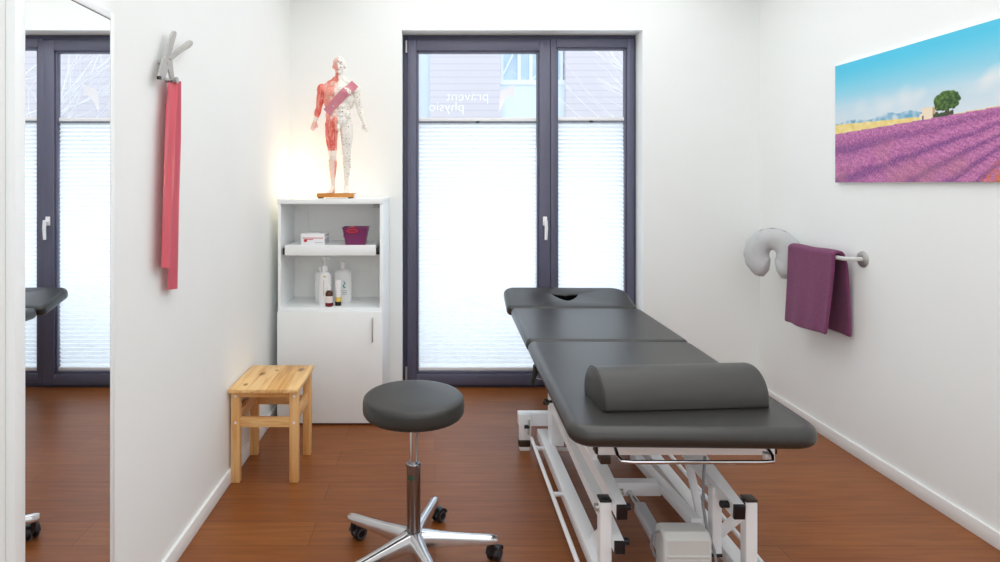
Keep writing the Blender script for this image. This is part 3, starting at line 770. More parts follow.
    for s, (hp, kn, an) in legs.items():
        hp, kn, an = Vector(hp), Vector(kn), Vector(an)
        chain([(hp, 0.041), (hp.lerp(kn, 0.35) + Vector((s * 0.003, -0.004, 0)), 0.0365), (hp.lerp(kn, 0.75), 0.0285), (kn, 0.0232), (kn.lerp(an, 0.28) + Vector((0, 0.008, 0)), 0.0255), (kn.lerp(an, 0.6) + Vector((0, 0.004, 0)), 0.0185), (an, 0.0128)])
        e(hp.lerp(kn, 0.45) + Vector((s * 0.014, -0.014, 0)), (0.020, 0.022, 0.06)); e(hp.lerp(kn, 0.72) + Vector((-s * 0.012, -0.013, 0)), (0.014, 0.014, 0.03)); e(hp.lerp(kn, 0.4) + Vector((-s * 0.004, -0.02, 0)), (0.018, 0.018, 0.06))
        e(kn + Vector((0, -0.016, 0.004)), (0.0135, 0.010, 0.015))
        for q in (-1, 1): e(kn.lerp(an, 0.25) + Vector((q * 0.010, 0.016, 0)), (0.014, 0.016, 0.034))
        e(an + Vector((0, 0.008, -0.026)), (0.0145, 0.018, 0.0140))
        chain([(an + Vector((0, 0, -0.008)), 0.0150), (an + Vector((s * 0.004, -0.032, -0.024)), 0.0140), (an + Vector((s * 0.008, -0.058, -0.0300)), 0.0098)])
        for k in range(5):
            tx = (k - 2) * 0.0062 * 1.0; b = an + Vector((s * 0.008 + tx, -0.060, -0.0330)); r0 = 0.0062 if k == (0 if s > 0 else 4) else 0.0045
            chain([(b, r0), (b + Vector((tx * 0.15, -0.016 + 0.002 * abs(k - (1 if s > 0 else 3)), -0.001)), r0 * 0.9)])
    e((0, -0.040, 0.372), (0.016, 0.018, 0.020))
    me = bpy.data.meshes.new('figure'); mb.bm.to_mesh(me); mb.bm.free()
    o = bpy.data.objects.new('tmp_figure', me); COL.objects.link(o)
    rm = o.modifiers.new('r', 'REMESH'); rm.mode = 'VOXEL'; rm.voxel_size = 0.0026
    sm = o.modifiers.new('s', 'SMOOTH'); sm.factor = 0.5; sm.iterations = 3
    bpy.context.view_layer.update()
    dg = bpy.context.evaluated_depsgraph_get()
    me2 = bpy.data.meshes.new_from_object(o.evaluated_get(dg)); bpy.data.objects.remove(o); me2.name = 'figure'
    return me2
fm = figure_mesh()
zmin = min(v.co.z for v in fm.vertices)
rnd = random.Random(5)
dots = []
for zz in [0.05 + 0.0165 * k for k in range(21)]:
    for xx in (0.030, 0.048, 0.062): 
        if rnd.random() < 0.62: dots.append((xx + rnd.uniform(-.004, .004), zz + rnd.uniform(-.004, .004)))
for zz in [0.40 + 0.0135 * k for k in range(17)]:
    for xx in (0.003, 0.014, 0.030, 0.052, 0.07):
        if rnd.random() < 0.75: dots.append((xx + rnd.uniform(-.002, .002), zz + rnd.uniform(-.003, .003)))
for k in range(16):
    u = k / 15; dots.append((0.105 + 0.045 * u + rnd.uniform(-.008, .008), 0.61 - 0.22 * u))
for k in range(9): dots.append((0.003 + rnd.uniform(0.0, 0.034), 0.69 + rnd.uniform(0, 0.09)))
RED, RED2, PALE, WHITE, PINK = (220, 92, 80), (238, 142, 126), (240, 216, 204), (240, 235, 226), (236, 172, 158)
def mixc(a, b, u): u = max(0, min(1, u)); return tuple(x + (y - x) * u for x, y in zip(a, b))
ca_ = fm.color_attributes.new('paint', 'FLOAT_COLOR', 'POINT')
for i, v in enumerate(fm.vertices):
    x, y, z = v.co; zr = z
    col = WHITE
    if x < 0.0015 + 0.004 * noise.noise(Vector((0, 3, z * 40))):
        z = z + 0.018 * noise.noise(Vector((x * 45, y * 45, z * 12)))
        n = noise.noise(Vector((x * 90, y * 90, z * 22))); st = noise.noise(Vector((x * 260, y * 160, z * 50)))
        if z > 0.70: col = mixc(RED2, PALE, 0.35 + 0.8 * n + (0.6 if z > 0.757 else 0))
        elif z > 0.64: col = mixc(RED, RED2, 0.5 + n)
        elif x < -0.085 and z < 0.41: col = mixc(PALE, PINK, 0.3 + n)
        elif x < -0.085 and z < 0.44: col = mixc(PALE, WHITE, 0.5 + n)
        elif x < -0.085: col = mixc(RED, RED2, 0.35 + 1.1 * n)
        elif z > 0.545: col = mixc(RED2, PALE, 0.15 + (0.9 if x > -0.016 else 0) + 0.5 * n) if z < 0.625 else mixc(PALE, RED2, 0.4 + n)
        elif z > 0.43: col = mixc(PALE, RED2, (0.9 if x < -0.042 else 0.1) + 0.6 * n)
        elif z > 0.245: col = mixc(RED, RED2, 0.25 + 1.2 * n) if x < -0.016 else mixc(PINK, RED2, 0.5 + n)
        elif z > 0.195: col = mixc(PALE, WHITE, 0.5 + n)
        elif z > 0.085: col = mixc(PALE, RED2, (0.95 if abs(x + 0.036) > 0.0115 else 0.0) + 0.3 * n)
        else: col = mixc(PALE, WHITE, 0.4 + n)
        if st > 0.30 and z < 0.7: col = mixc(col, PALE, 0.55)
    z = zr
    if y < 0.01:
        for dx, dz in dots:
            if abs(x - dx) < 0.0020 and abs(z - dz) < 0.0020: col = (104, 92, 70); break
        for s in (-1, 1):
            ex = (x - 0.003 - s * 0.0125); ez = z - 0.741
            if (ex / 0.0062) ** 2 + (ez / 0.003) ** 2 < 1 and y < -0.03: col = (248, 246, 242) if abs(ex) > 0.0026 else (96, 80, 70)
        if abs(z - 0.7048) < 0.0028 and abs(x - 0.003) < 0.009 and y < -0.036: col = (196, 120, 112)
    ca_.data[i].color = lin(col)
fm.transform(Matrix.Translation((0, 0, bz - fo.z)) @ Matrix.Diagonal((1.02, 1.0, 1.022, 1)) @ Matrix.Translation((0, 0, -zmin)))
M['figure'] = attr_mat('figure_paint', 0.42)
fm.materials.clear(); fm.materials.append(M['figure']); fm.shade_smooth()
fb = bpy.data.objects.new('body', fm); COL.objects.link(fb); fb.parent = fig
# rose sash across the chest: a loop round the torso
def surf(x, z):
    best = None
    for q in fm.vertices:
        pass
from mathutils.bvhtree import BVHTree
bv = BVHTree.FromPolygons([v.co.copy() for v in fm.vertices], [tuple(p.vertices) for p in fm.polygons])
zo = bz - fo.z - zmin
def front(x, z, back=False):
    o_ = Vector((x, 0.4 if back else -0.4, z)); h_ = bv.ray_cast(o_, Vector((0, -1 if back else 1, 0)))
    return h_[0].y if h_[0] else None
sa, sb = Vector((0.099, 0, 0.642 + zo)), Vector((-0.064, 0, 0.471 + zo))
ax = (sb - sa).normalized(); wd = Vector((-ax.z, 0, ax.x)) * 0.054
sm_ = MB(); rows = []; NS = 26
for k in range(NS + 1):
    u = k / NS; row = []
    for q in range(7):
        p = sa.lerp(sb, u) + wd * (q / 6 - 0.5); row.append(p)
    rows.append(row)
def yfill(back):
    ysur = []
    for row in rows:
        r_ = []
        for p in row: r_.append(front(p.x, p.z, back))
        ysur.append(r_)
    return ysur
yf = yfill(False)
flatv = [y for r_ in yf for y in r_ if y is not None]
for i in range(len(yf)):
    vals = [y for y in yf[i] if y is not None]; fb_ = min(vals) if vals else min(flatv) * 0.4
    yf[i] = [min(fb_ + 0.012, (y if y is not None else fb_ + 0.010)) for y in yf[i]]
for _ in range(3):
    yf = [[(yf[max(0, i - 1)][q] + yf[i][q] * 2 + yf[min(NS, i + 1)][q]) / 4 for q in range(7)] for i in range(NS + 1)]
A = [[sm_.bm.verts.new((p.x, yf[i][q] - 0.0042, p.z)) for q, p in enumerate(row)] for i, row in enumerate(rows)]
B = [[sm_.bm.verts.new((p.x, yf[i][q] - 0.0022, p.z)) for q, p in enumerate(row)] for i, row in enumerate(rows)]
for i in range(NS):
    for q in range(6):
        sm_.bm.faces.new((A[i][q], A[i][q + 1], A[i + 1][q + 1], A[i + 1][q])); sm_.bm.faces.new((B[i][q], B[i + 1][q], B[i + 1][q + 1], B[i][q + 1]))
    for q in (0, 6): sm_.bm.faces.new((A[i][q], A[i + 1][q], B[i + 1][q], B[i][q]))
for i in (0, NS):
    for q in range(6): sm_.bm.faces.new((A[i][q], A[i][q + 1], B[i][q + 1], B[i][q]))
sash_o = sm_.build('sash', M['sash'], fig, local=True)
wp = MB()
for k, (u0, u1) in enumerate(((0.17, 0.20), (0.215, 0.235), (0.25, 0.275), (0.29, 0.31), (0.325, 0.34))):
    i0, i1 = int(u0 * NS), int(u1 * NS) + 1
    p0, p1 = sa.lerp(sb, u0), sa.lerp(sb, u1); hh = wd.normalized() * (0.0016 if k % 2 else 0.0022)
    y0 = min(yf[i0][3], yf[i1][3]) - 0.0052
    wp.bm.faces.new([wp.bm.verts.new((p.x, y0, p.z)) for p in (p0 - hh, p1 - hh, p1 + hh, p0 + hh)])
wp.build('white_print', M['sash_print'], sash_o, smooth=0, local=True)

# ------------------------------------------------------------------ pine stool
ps = thing('wooden_stool', 'square pine wood stool with knots against the left wall', 'stool', (-0.768, 2.87, 0))
kn = [(-0.068, 0.035, 0.431, 0.014), (-0.012, 0.09, 0.431, 0.008), (0.105, 0.10, 0.431, 0.016), (-0.10, -0.12, 0.431, 0.010)]
M['pine_top'] = wood('pine_top', (238, 198, 138), (214, 158, 92), axis=1, ring=34, knots=kn)
M['pine_top2'] = wood('pine_top_darker', (226, 176, 108), (196, 138, 76), axis=1, ring=40, knots=kn)
M['pine_front'] = wood('pine_front_rail', (234, 190, 128), (204, 142, 76), axis=0, ring=60, knots=[(0.03, -0.13, 0.272, 0.011)])
tp = MB(); xs = [-0.926, -0.842, -0.757, -0.682, -0.612]
for i, (a, b) in enumerate(zip(xs, xs[1:])):
    MB().box((a + 0.0005, 2.683, 0.413), (b - 0.0005, 3.045, 0.431), 0.003).build('seat_board', M['pine_top2' if i == 2 else 'pine_top'], ps)
LW = 0.040
for x0, y0 in ((-0.922, 2.708), (-0.658, 2.708), (-0.922, 2.985), (-0.658, 2.985)):
    lg = MB().box((x0, y0, 0), (x0 + LW, y0 + 0.032, 0.413), 0.003).build('leg', M['pine_leg'], ps)
    if y0 < 2.8:
        for zz in (0.392, 0.272): MB().cyl((x0 + 0.022, y0, zz), (x0 + 0.022, y0 - 0.001, zz), 0.0065, 14).build('screw_cap', M['paper'], lg)
MB().box((-0.882, 2.712, 0.250), (-0.658, 2.732, 0.294), 0.002).build('front_rail', M['pine_front'], ps)
MB().box((-0.882, 2.712, 0.385), (-0.658, 2.732, 0.413), 0.002).build('front_apron', M['pine_x'], ps)
MB().box((-0.882, 2.993, 0.250), (-0.658, 3.013, 0.294), 0.002).build('rear_rail', M['pine_x'], ps)
MB().box((-0.882, 2.993, 0.385), (-0.658, 3.013, 0.413), 0.002).build('rear_apron', M['pine_x'], ps)
for x0 in (-0.912, -0.650):
    MB().box((x0, 2.740, 0.260), (x0 + 0.02, 2.985, 0.310), 0.002).build('side_rail', M['pine_y'], ps)
    MB().box((x0, 2.740, 0.385), (x0 + 0.02, 2.985, 0.413), 0.002).build('side_apron', M['pine_y'], ps)

# ------------------------------------------------------------------ roller stool
SX, SY = -0.0757, 2.12
rs = thing('roller_stool', 'round dark grey padded stool on chrome five-star base with casters', 'stool', (SX, SY, 0))
prof = [(0, 0.542), (0.160, 0.540), (0.172, 0.543), (0.1775, 0.551), (0.179, 0.562), (0.1785, 0.586), (0.176, 0.596), (0.169, 0.603), (0.155, 0.606), (0.08, 0.6075), (0, 0.608)]
seat = MB().lathe(prof, (SX, SY, 0), n=96)
for v in seat.bm.verts:
    d = Vector((v.co.x - SX, v.co.y - SY)); a = math.atan2(d.y, d.x)
    if d.length > 0.165 and v.co.z < 0.575:
        k = 1 + 0.006 * math.sin(a * 47) * math.sin(a * 5 + 1) ; v.co.x = SX + d.x * k; v.co.y = SY + d.y * k
seat.build('seat', M['stoolvinyl'], rs, smooth=60)
MB().cyl((SX, SY, 0.532), (SX, SY, 0.5415), 0.09, 32).build('seat_plate', M['black_pl'], rs)
MB().cyl((SX, SY, 0.36), (SX, SY, 0.536), 0.0145, 24).build('piston', M['alu'], rs)
col = MB().lathe([(0.019, 0.09), (0.0245, 0.094), (0.0245, 0.350), (0.026, 0.352), (0.026, 0.364), (0.023, 0.368), (0, 0.368)], (SX, SY, 0), n=32).build('column', M['steel_gas'], rs)
lb = MB(); 
for a0, a1 in ((-135, -85),):
    rr = []
    for k in range(9):
        a = R(a0 + (a1 - a0) * k / 8); x, y = SX + 0.0249 * math.cos(a), SY + 0.0249 * math.sin(a); rr.append((lb.bm.verts.new((x, y, 0.314)), lb.bm.verts.new((x, y, 0.330))))
    for a, b in zip(rr, rr[1:]): lb.bm.faces.new((a[0], b[0], b[1], a[1]))
lb.build('green_sticker', M['green'], col)
MB().lathe([(0.0, 0.060), (0.030, 0.060), (0.042, 0.068), (0.043, 0.104), (0.036, 0.116), (0.029, 0.122), (0.0255, 0.124), (0, 0.124)], (SX, SY, 0), n=36).build('hub', M['alu'], rs)
RB_ = 0.30
cast0 = None
for ang in (75, 147, 219, 291, 3):
    a = R(ang); d = Vector((math.cos(a), math.sin(a), 0)); n_ = Vector((-d.y, d.x, 0))
    mb = MB(); rr = []
    for (q, w, z0, z1) in ((0.028, 0.054, 0.070, 0.128), (0.06, 0.046, 0.072, 0.124), (0.12, 0.038, 0.074, 0.116), (0.2, 0.034, 0.075, 0.108), (0.27, 0.033, 0.076, 0.103), (0.290, 0.032, 0.076, 0.100), (0.298, 0.024, 0.079, 0.097)):
        c = Vector((SX, SY, 0)) + d * q
        rr.append([c + n_ * (sx * w / 2) + Vector((0, 0, z)) for sx, z in ((-1, z0), (-1, z0 * .3 + z1 * .7), (-0.62, z1 - 0.002), (0, z1), (0.62, z1 - 0.002), (1, z0 * .3 + z1 * .7), (1, z0))])
    mb.rings(rr).build('base_arm', M['alu'], rs, smooth=50)
    # caster
    cc = Vector((SX, SY, 0)) + d * 0.279
    sw = R({75: 45, 147: 38, 219: 60, 291: 70, 3: 62}[ang]); cd = Vector((math.cos(sw), math.sin(sw), 0)); cn = Vector((-cd.y, cd.x, 0))
    wc = cc + cd * 0.024 + Vector((0, 0, 0.0262))
    mbh = MB().cyl(cc + Vector((0, 0, 0.036)), cc + Vector((0, 0, 0.078)), 0.010, 14)
    hood = []
    for k in range(9):
        an = R(10 + 160 * k / 8); hood.append((math.cos(an) * 0.0305, math.sin(an) * 0.0305))
    poly = hood + [(x * 0.86, z * 0.86) for x, z in hood[::-1]]
    mbh.prism(poly, (-0.024, 0.024), lambda u, v, w: wc + cd * u + Vector((0, 0, v)) + cn * w, 0.002)
    cst = mbh.build('caster', M['black_pl'], rs)
    for s in (-1, 1):
        mtx = Matrix((cd, Vector((0, 0, 1)), cn)).transposed().to_4x4(); mtx.translation = wc + cn * (s * 0.0135)
        MB().lathe([(0, -0.009), (0.0205, -0.009), (0.0252, -0.006), (0.0261, 0.0), (0.0252, 0.006), (0.0205, 0.009), (0, 0.009)], mtx=mtx, n=28).build('wheel', M['black_pl'], cst)
        mt2 = mtx.copy(); mt2.translation = wc + cn * (s * 0.0232)
        rim = MB(); 
        rim.tube([mt2 @ Vector((0.016 * math.cos(q * PI / 12), 0.016 * math.sin(q * PI / 12), 0)) for q in range(25)], 0.0026, 6, caps=False)
        rim.build('wheel_rim', M['rubber'], cst)

# ------------------------------------------------------------------ treatment table
yaw = -0.0243
TCX, TCY = 0.760, 1.76
tt = thing('treatment_table', 'adjustable physiotherapy table with black padded top on white steel lifting frame', 'treatment table', (0.78, 2.5, 0))
def tw(x, s, z):
    """table frame: x across from centre line, s along from the foot end reference (y=1.76)"""
    return Vector((TCX + x * math.cos(yaw) - s * math.sin(yaw), TCY + x * math.sin(yaw) + s * math.cos(yaw), z))
TOP = 0.645; TH = 0.060; TWD = 0.734
def place_cushion(mb, s0, name, tilt=0.0, z=TOP - TH):
    ct, st = math.cos(tilt), math.sin(tilt)
    for v in mb.bm.verts:
        x, y, zz = v.co
        yy, z2 = y * ct - (zz - TH) * st, y * st + (zz - TH) * ct
        v.co = tw(x, s0 + yy, z + TH + z2)
    return mb.build(name, M['vinyl'], tt, smooth=40)
s_j1, s_j2 = 2.705 - TCY, 3.420 - TCY
L1 = s_j1 + 0.045
place_cushion(cushion([(x, y + L1 / 2) for x, y in rrect(TWD, L1, (0.038, 0.038, 0.070, 0.085), 9)], TH, 0.0285), -0.045, 'leg_cushion')
L2 = s_j2 - s_j1 - 0.006
place_cushion(cushion([(x, y + L2 / 2) for x, y in rrect(TWD, L2, (0.032,) * 4, 8)], TH, 0.022), s_j1 + 0.006, 'middle_cushion')
L3 = 0.295
hole = []
for k in range(17):
    x = 0.076 * math.cos(PI * k / 16); hole.append((x - 0.024, 0.182 - 0.020 * (1 - abs(x) / 0.076) ** 2 + 0.006 * (1 - (x / 0.076) ** 2)))
for k in range(1, 16):
    x = -0.076 * math.cos(PI * k / 16); hole.append((x - 0.024, 0.178 - 0.082 * (1 - (abs(x) / 0.076) ** 1.7)))
place_cushion(cushion([(x, y + L3 / 2) for x, y in rrect(TWD + 0.012, L3, (0.095, 0.070, 0.032, 0.032), 9, -0.014)], TH, 0.022, hole), s_j2 + 0.005, 'head_cushion', tilt=R(14))
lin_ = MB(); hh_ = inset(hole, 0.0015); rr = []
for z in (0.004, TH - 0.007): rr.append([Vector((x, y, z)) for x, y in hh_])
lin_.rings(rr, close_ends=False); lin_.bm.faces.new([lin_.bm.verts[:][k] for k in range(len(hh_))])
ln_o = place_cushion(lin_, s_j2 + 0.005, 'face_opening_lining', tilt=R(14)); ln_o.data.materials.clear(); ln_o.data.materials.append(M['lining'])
# under-cushion boards
mbd = MB()
for a, b in ((0.03, s_j1 - 0.02), (s_j1 + 0.03, s_j2 - 0.02)):
    pts = [tw(-0.31, a, 0), tw(0.31, a, 0), tw(0.31, b, 0), tw(-0.31, b, 0)]
    mbd.prism([(p.x, p.y) for p in pts], (TOP - TH - 0.012, TOP - TH - 0.0005), lambda u, v, w: (u, v, w))
mbd.build('cushion_board', M['black_pl'], tt)
ws = M['white_steel']
# upper frame
ZU0, ZU1 = 0.513, 0.550
uf = MB()
uf.box((0.505, 1.855, ZU0 - 0.002), (1.052, 1.895, ZU1 - 0.005), 0.003)
uf.box((0.525, 1.895, ZU0), (0.560, 3.28, ZU1), 0.003).box((1.000, 1.895, ZU0), (1.035, 3.28, ZU1), 0.003)
for yy in (2.35, 2.72, 3.24): uf.box((0.560, yy, ZU0), (1.0, yy + 0.035, ZU1), 0.003)
for xx in (0.535, 1.01):
    for yy in (1.95, 2.55, 3.1): uf.box((xx, yy, ZU1), (xx + 0.02, yy + 0.06, TOP - TH - 0.012), 0.002)
ufo = uf.build('upper_frame', ws, tt)
for x0, x1 in ((0.497, 0.5049), (1.0521, 1.060)): MB().box((x0, 1.857, ZU0), (x1, 1.893, ZU1 - 0.007), 0.002).build('end_cap', M['black_pl'], ufo)
MB().box((0.510, 1.846, ZU0 - 0.026), (0.542, 1.890, ZU0 - 0.002), 0.002).build('end_cap', M['brown_pl'], ufo)
# chrome paper roll rail
MB().tube([(0.548, 1.87, 0.556), (0.542, 1.80, 0.553), (0.538, 1.765, 0.548), (0.545, 1.748, 0.542), (0.575, 1.745, 0.541), (0.955, 1.745, 0.541), (0.985, 1.748, 0.542), (0.994, 1.765, 0.548), (1.000, 1.80, 0.553), (1.005, 1.87, 0.556)], 0.006, 12).build('paper_roll_rail', M['chrome'], tt)
MB().cyl((0.990, 1.79, 0.530), (0.990, 1.79, 0.548), 0.012, 16).build('rail_stop', M['white_pl'], tt)
# base
BX0, BX1 = 0.545, 1.010
for bxx in (BX0, BX1):
    MB().box((bxx - 0.027, 1.951, 0.058), (bxx + 0.027, 3.05, 0.108), 0.004).build('base_rail', ws, tt)
    p_ = MB().box((bxx - 0.0185, 1.912, 0.020), (bxx + 0.0185, 1.950, 0.334), 0.003).build('post', ws, tt)
    MB().box((bxx - 0.0195, 1.911, 0.334), (bxx + 0.0195, 1.951, 0.343), 0.003).build('post_cap', M['black_pl'] if bxx < 0.7 else M['brown_pl'], p_)
    MB().cyl((bxx, 1.932, 0.0), (bxx, 1.932, 0.020), 0.024, 20).build('foot', M['black_pl'], p_)
    # gusset between post and rail
    if bxx < 0.7: MB().prism([(1.956, 0.108), (2.10, 0.108), (2.085, 0.135), (1.956, 0.235)], (bxx - 0.004, bxx + 0.004), lambda u, v, w: (w, u, v), 0.001).build('gusset', ws, tt)
MB().box((BX0 + 0.021, 1.915, 0.062), (BX1 - 0.021, 1.950, 0.100), 0.003).build('front_crossbar', ws, tt)
rc = MB().box((0.425, 3.05, 0.118), (1.13, 3.10, 0.182), 0.004).build('rear_crossbar', ws, tt)
for xx in (0.425, 1.07):
    MB().box((xx, 3.035, 0.030), (xx + 0.062, 3.049, 0.182), 0.003).build('end_plate', ws, rc)
    MB().box((xx - 0.002, 3.03, 0.020), (xx + 0.058, 3.075, 0.055), 0.006).build('foot_block', M['brown_pl'], rc)
    MB().box((xx + 0.004, 3.032, 0.0), (xx + 0.056, 3.085, 0.020), 0.004).build('foot_pad', M['white_pl'], rc)
MB().tube([(0.475, 3.03, 0.16), (0.472, 3.02, 0.14), (0.47, 3.02, 0.09)], 0.005, 10).build('caster_lever', M['satin'], rc)
MB().cyl((0.450, 3.02, 0.128), (0.475, 3.02, 0.128), 0.009, 14).build('lever_knob', M['black_pl'], rc)
# foot switch rail all round
MB().tube([(0.70, 2.93, 0.055), (0.52, 2.93, 0.055), (0.49, 2.95, 0.06), (0.478, 2.98, 0.085), (0.474, 2.95, 0.100), (0.474, 2.85, 0.100), (0.474, 1.90, 0.090), (0.478, 1.86, 0.088), (0.50, 1.845, 0.086), (1.06, 1.845, 0.086), (1.082, 1.86, 0.088), (1.086, 1.90, 0.09), (1.086, 2.9, 0.10)], 0.0085, 12).build('foot_switch_rail', ws, tt)
for xa, xb in ((0.474, BX0 - 0.022), (BX1 + 0.022, 1.086)):
    for yy in (2.43, 2.85): MB().cyl((xa, yy, 0.094), (xb, yy, 0.094), 0.009, 12).build('rail_bracket', ws, tt)
# rear hanging uprights
for xx in (0.585, 0.975):
    MB().prism([(2.86, 0.10), (2.95, 0.10), (2.96, 0.52), (2.84, 0.52)], (xx - 0.03, xx + 0.03), lambda u, v, w: (w, u, v), 0.003).build('upright', ws, tt)
# lift arms
def arm(a, b, w, h, cap=True, knob=None):
    o = MB().bar(a, b, w, h, 0.003).build('lift_arm', ws, tt)
    if cap:
        a_, b_ = Vector(a), Vector(b); d = (a_ - b_).normalized()
        MB().bar(a_ + d * 0.0005, a_ + d * 0.012, w + 0.001, h + 0.001, 0.002).build('end_cap', M['black_pl'], o)
    if knob:
        k0, k1 = Vector(knob[0]), Vector(knob[1])
        MB().cyl(k0, k1, 0.012, 16).ball(k1, (0.008, 0.013, 0.013), 2).build('pivot_bolt', M['black_pl'], o)
    return o
def taper_arm(a, b, w0, w1, h, knob):
    a, b = Vector(a), Vector(b); d = (b - a).normalized(); x = Vector((1, 0, 0)); z = x.cross(d); rr = []
    for p, w, hh in ((a, w0, h), (a.lerp(b, 0.45), w1, h * 1.1), (b, w1, h * 1.1)):
        rr.append([p + x * (sx * w / 2) + z * (sz * hh / 2) for sx, sz in ((-1, -1), (1, -1), (1, 1), (-1, 1))])
    o = MB().rings(rr).build('lift_arm', ws, tt)
    MB().bar(a - d * 0.0005, a - d * 0.012, w0 + 0.001, h + 0.001, 0.002).build('end_cap', M['black_pl'], o)
    k0, k1 = Vector(knob[0]), Vector(knob[1])
    MB().cyl(k0, k1, 0.011, 16).ball(k1, (0.008, 0.012, 0.012), 2).build('pivot_bolt', M['black_pl'], o)
taper_arm((0.581, 1.872, 0.330), (0.570, 2.85, 0.415), 0.032, 0.058, 0.044, ((0.597, 1.895, 0.331), (0.612, 1.895, 0.331)))
taper_arm((0.580, 1.892, 0.208), (0.575, 2.85, 0.285), 0.032, 0.040, 0.038, ((0.596, 1.915, 0.210), (0.614, 1.915, 0.210)))
taper_arm((0.946, 1.872, 0.331), (0.950, 2.85, 0.415), 0.034, 0.062, 0.044, ((0.929, 1.900, 0.336), (0.908, 1.900, 0.336)))
MB().box((0.556, 2.12, 0.330), (0.584, 2.34, 0.516), 0.003).build('hanging_bracket', ws, tt)
for xa, xb, zz in ((0.5635, 0.566, 0.325), (0.5635, 0.5655, 0.212), (0.963, 0.9915, 0.325)):
    MB().cyl((xa, 1.932, zz), (xb, 1.932, zz), 0.015, 18).build('pivot_bushing', M['black_pl'], tt)
MB().cyl((0.514, 1.932, 0.310), (0.5265, 1.932, 0.310), 0.012, 16).build('pivot_bolt', M['satin'], tt)
# inner arm, crossbar, actuator
pa, pb = P(697, 524, 1.98), P(634, 455, 2.62)
MB().bar(pa, pb, 0.036, 0.034, 0.003).build('inner_arm', ws, tt)
MB().box((0.594, 2.285, 0.160), (0.862, 2.325, 0.212), 0.004).build('crossbar', ws, tt)
r0, r1, r2, r3 = P(628, 491, 2.30), P(641, 509, 2.17), P(639, 506, 2.18), P(666, 553, 1.96)
MB().cyl(r0, r1, 0.012, 18).build('actuator_rod', M['chrome'], tt)
MB().cyl(r0 + Vector((-0.022, 0.0, 0.0)), r0 + Vector((0.022, 0.0, 0.0)), 0.010, 14).cyl(r0 + Vector((-0.036, -0.01, 0.004)), r0 + Vector((-0.024, -0.01, 0.004)), 0.014, 14).build('actuator_pin', M['satin'], tt)
MB().bar(r2, r3, 0.042, 0.042, 0.010).build('actuator_tube', M['tube_grey'], tt)
mo = MB(); mx0, mx1 = 0.712, 0.864; my0, my1 = 1.865, 1.945
mo.prism([(my0, 0.08), (my1, 0.08), (my1, 0.250), (my1 - 0.01, 0.258), (my0 + 0.02, 0.258), (my0, 0.240)], (mx0, mx1), lambda u, v, w: (w, u, v), 0.012)
moo = mo.build('motor_housing', M['grey_pl'], tt)
gr = MB()
for k in range(8): gr.box((mx0 + 0.01, my0 - 0.0035, 0.100 + k * 0.0125), (mx1 - 0.01, my0 + 0.004, 0.107 + k * 0.0125), 0.001)
gr.build('cooling_rib', M['grey_pl'], moo)
MB().box((mx0 + 0.04, my0 + 0.01, 0.062), (mx1 - 0.04, my1 - 0.01, 0.085)).build('motor_bracket', ws, tt)
# right plate and brace
MB().box((0.918, 1.985, 0.125), (0.950, 2.02, 0.345), 0.003).build('support_plate', ws, tt)
MB().box((0.917, 1.984, 0.115), (0.951, 2.021, 0.1255), 0.002).build('plate_cap', M['black_pl'], tt)
MB().bar((0.935, 2.22, 0.335), (0.915, 2.025, 0.140), 0.026, 0.016, 0.002).build('brace', ws, tt)
MB().bar((1.000, 1.945, 0.285), (0.952, 2.005, 0.185), 0.03, 0.03, 0.003).build('diagonal_brace', ws, tt)
MB().tube([P(705, 456, 2.05), P(703.5, 480, 2.02), P(703, 505, 1.98), P(707, 530, 1.955), P(714, 550, 1.93), P(717, 566, 1.92), P(712, 600, 1.90)], 0.0048, 10).build('cable', M['grey_cable'], tt)
MB().tube([P(655, 556, 1.93), P(651, 545, 1.93), P(653, 534, 1.90), P(660, 531, 1.87)], 0.004, 8).build('motor_cable', M['grey_cable'], tt)
# side lever and knob
lv = MB().tube([P(536, 369, 2.76), P(533.5, 378, 2.76), P(531.5, 385, 2.76)], [0.014, 0.011, 0.015], 12).ball(P(537, 366.5, 2.76), (0.020, 0.015, 0.016), 2).build('adjusting_lever', M['black_pl'], tt)
MB().tube([P(534, 377, 2.76), P(548, 380, 2.78), P(560, 381, 2.80)], 0.005, 10).build('lever_rod', M['chrome'], lv)
MB().ball(P(546, 402, 2.62), (0.016, 0.018, 0.015), 2).cyl(P(546, 402, 2.62), P(566, 400, 2.62), 0.006, 10).build('clamp_knob', M['brown_pl'], tt)

# ------------------------------------------------------------------ bolster
by = math.atan2(0.040, 0.545)
bo = thing('bolster', 'grey half-round vinyl bolster lying on the black treatment table', 'bolster', tw(0.016, 0.205, TOP))
mb = MB(); prof = []
for k in range(25):
    a = PI * k / 24; prof.append((0.098 * math.cos(a), 0.012 + 0.098 * math.sin(a) ** 0.92))
prof = [(0.098, 0.004), (0.094, 0.0)][::-1] + prof + [(-0.098, 0.004), (-0.094, 0.0)]
rr = []
Lb = 0.538
for w, k in ((-Lb / 2, 0.90), (-Lb / 2 + 0.002, 0.95), (-Lb / 2 + 0.008, 0.99), (-Lb / 2 + 0.016, 1.0), (-0.1, 1.0), (0.1, 1.0), (Lb / 2 - 0.016, 1.0), (Lb / 2 - 0.008, 0.99), (Lb / 2 - 0.002, 0.95), (Lb / 2, 0.90)):
    rr.append([Vector((w, u * k, 0.0008 + (v - 0.05) * k + 0.05 if v > 0.02 else v + 0.0008)) for u, v in prof])
mb.rings(rr)
mtb = Matrix.Translation(bo.location) @ Matrix.Rotation(by, 4, 'Z')
for v in mb.bm.verts: v.co = mtb @ v.co
bol = mb.build('cover', M['vinyl2'], bo, smooth=45)
sm = MB()
pts = [mtb @ Vector((-Lb / 2 + 0.006, u * 1.002, v + 0.001)) for u, v in prof]
sm.tube(pts + [pts[0]], 0.0018, 6, caps=False); sm.build('seam', M['vinyl'], bo)

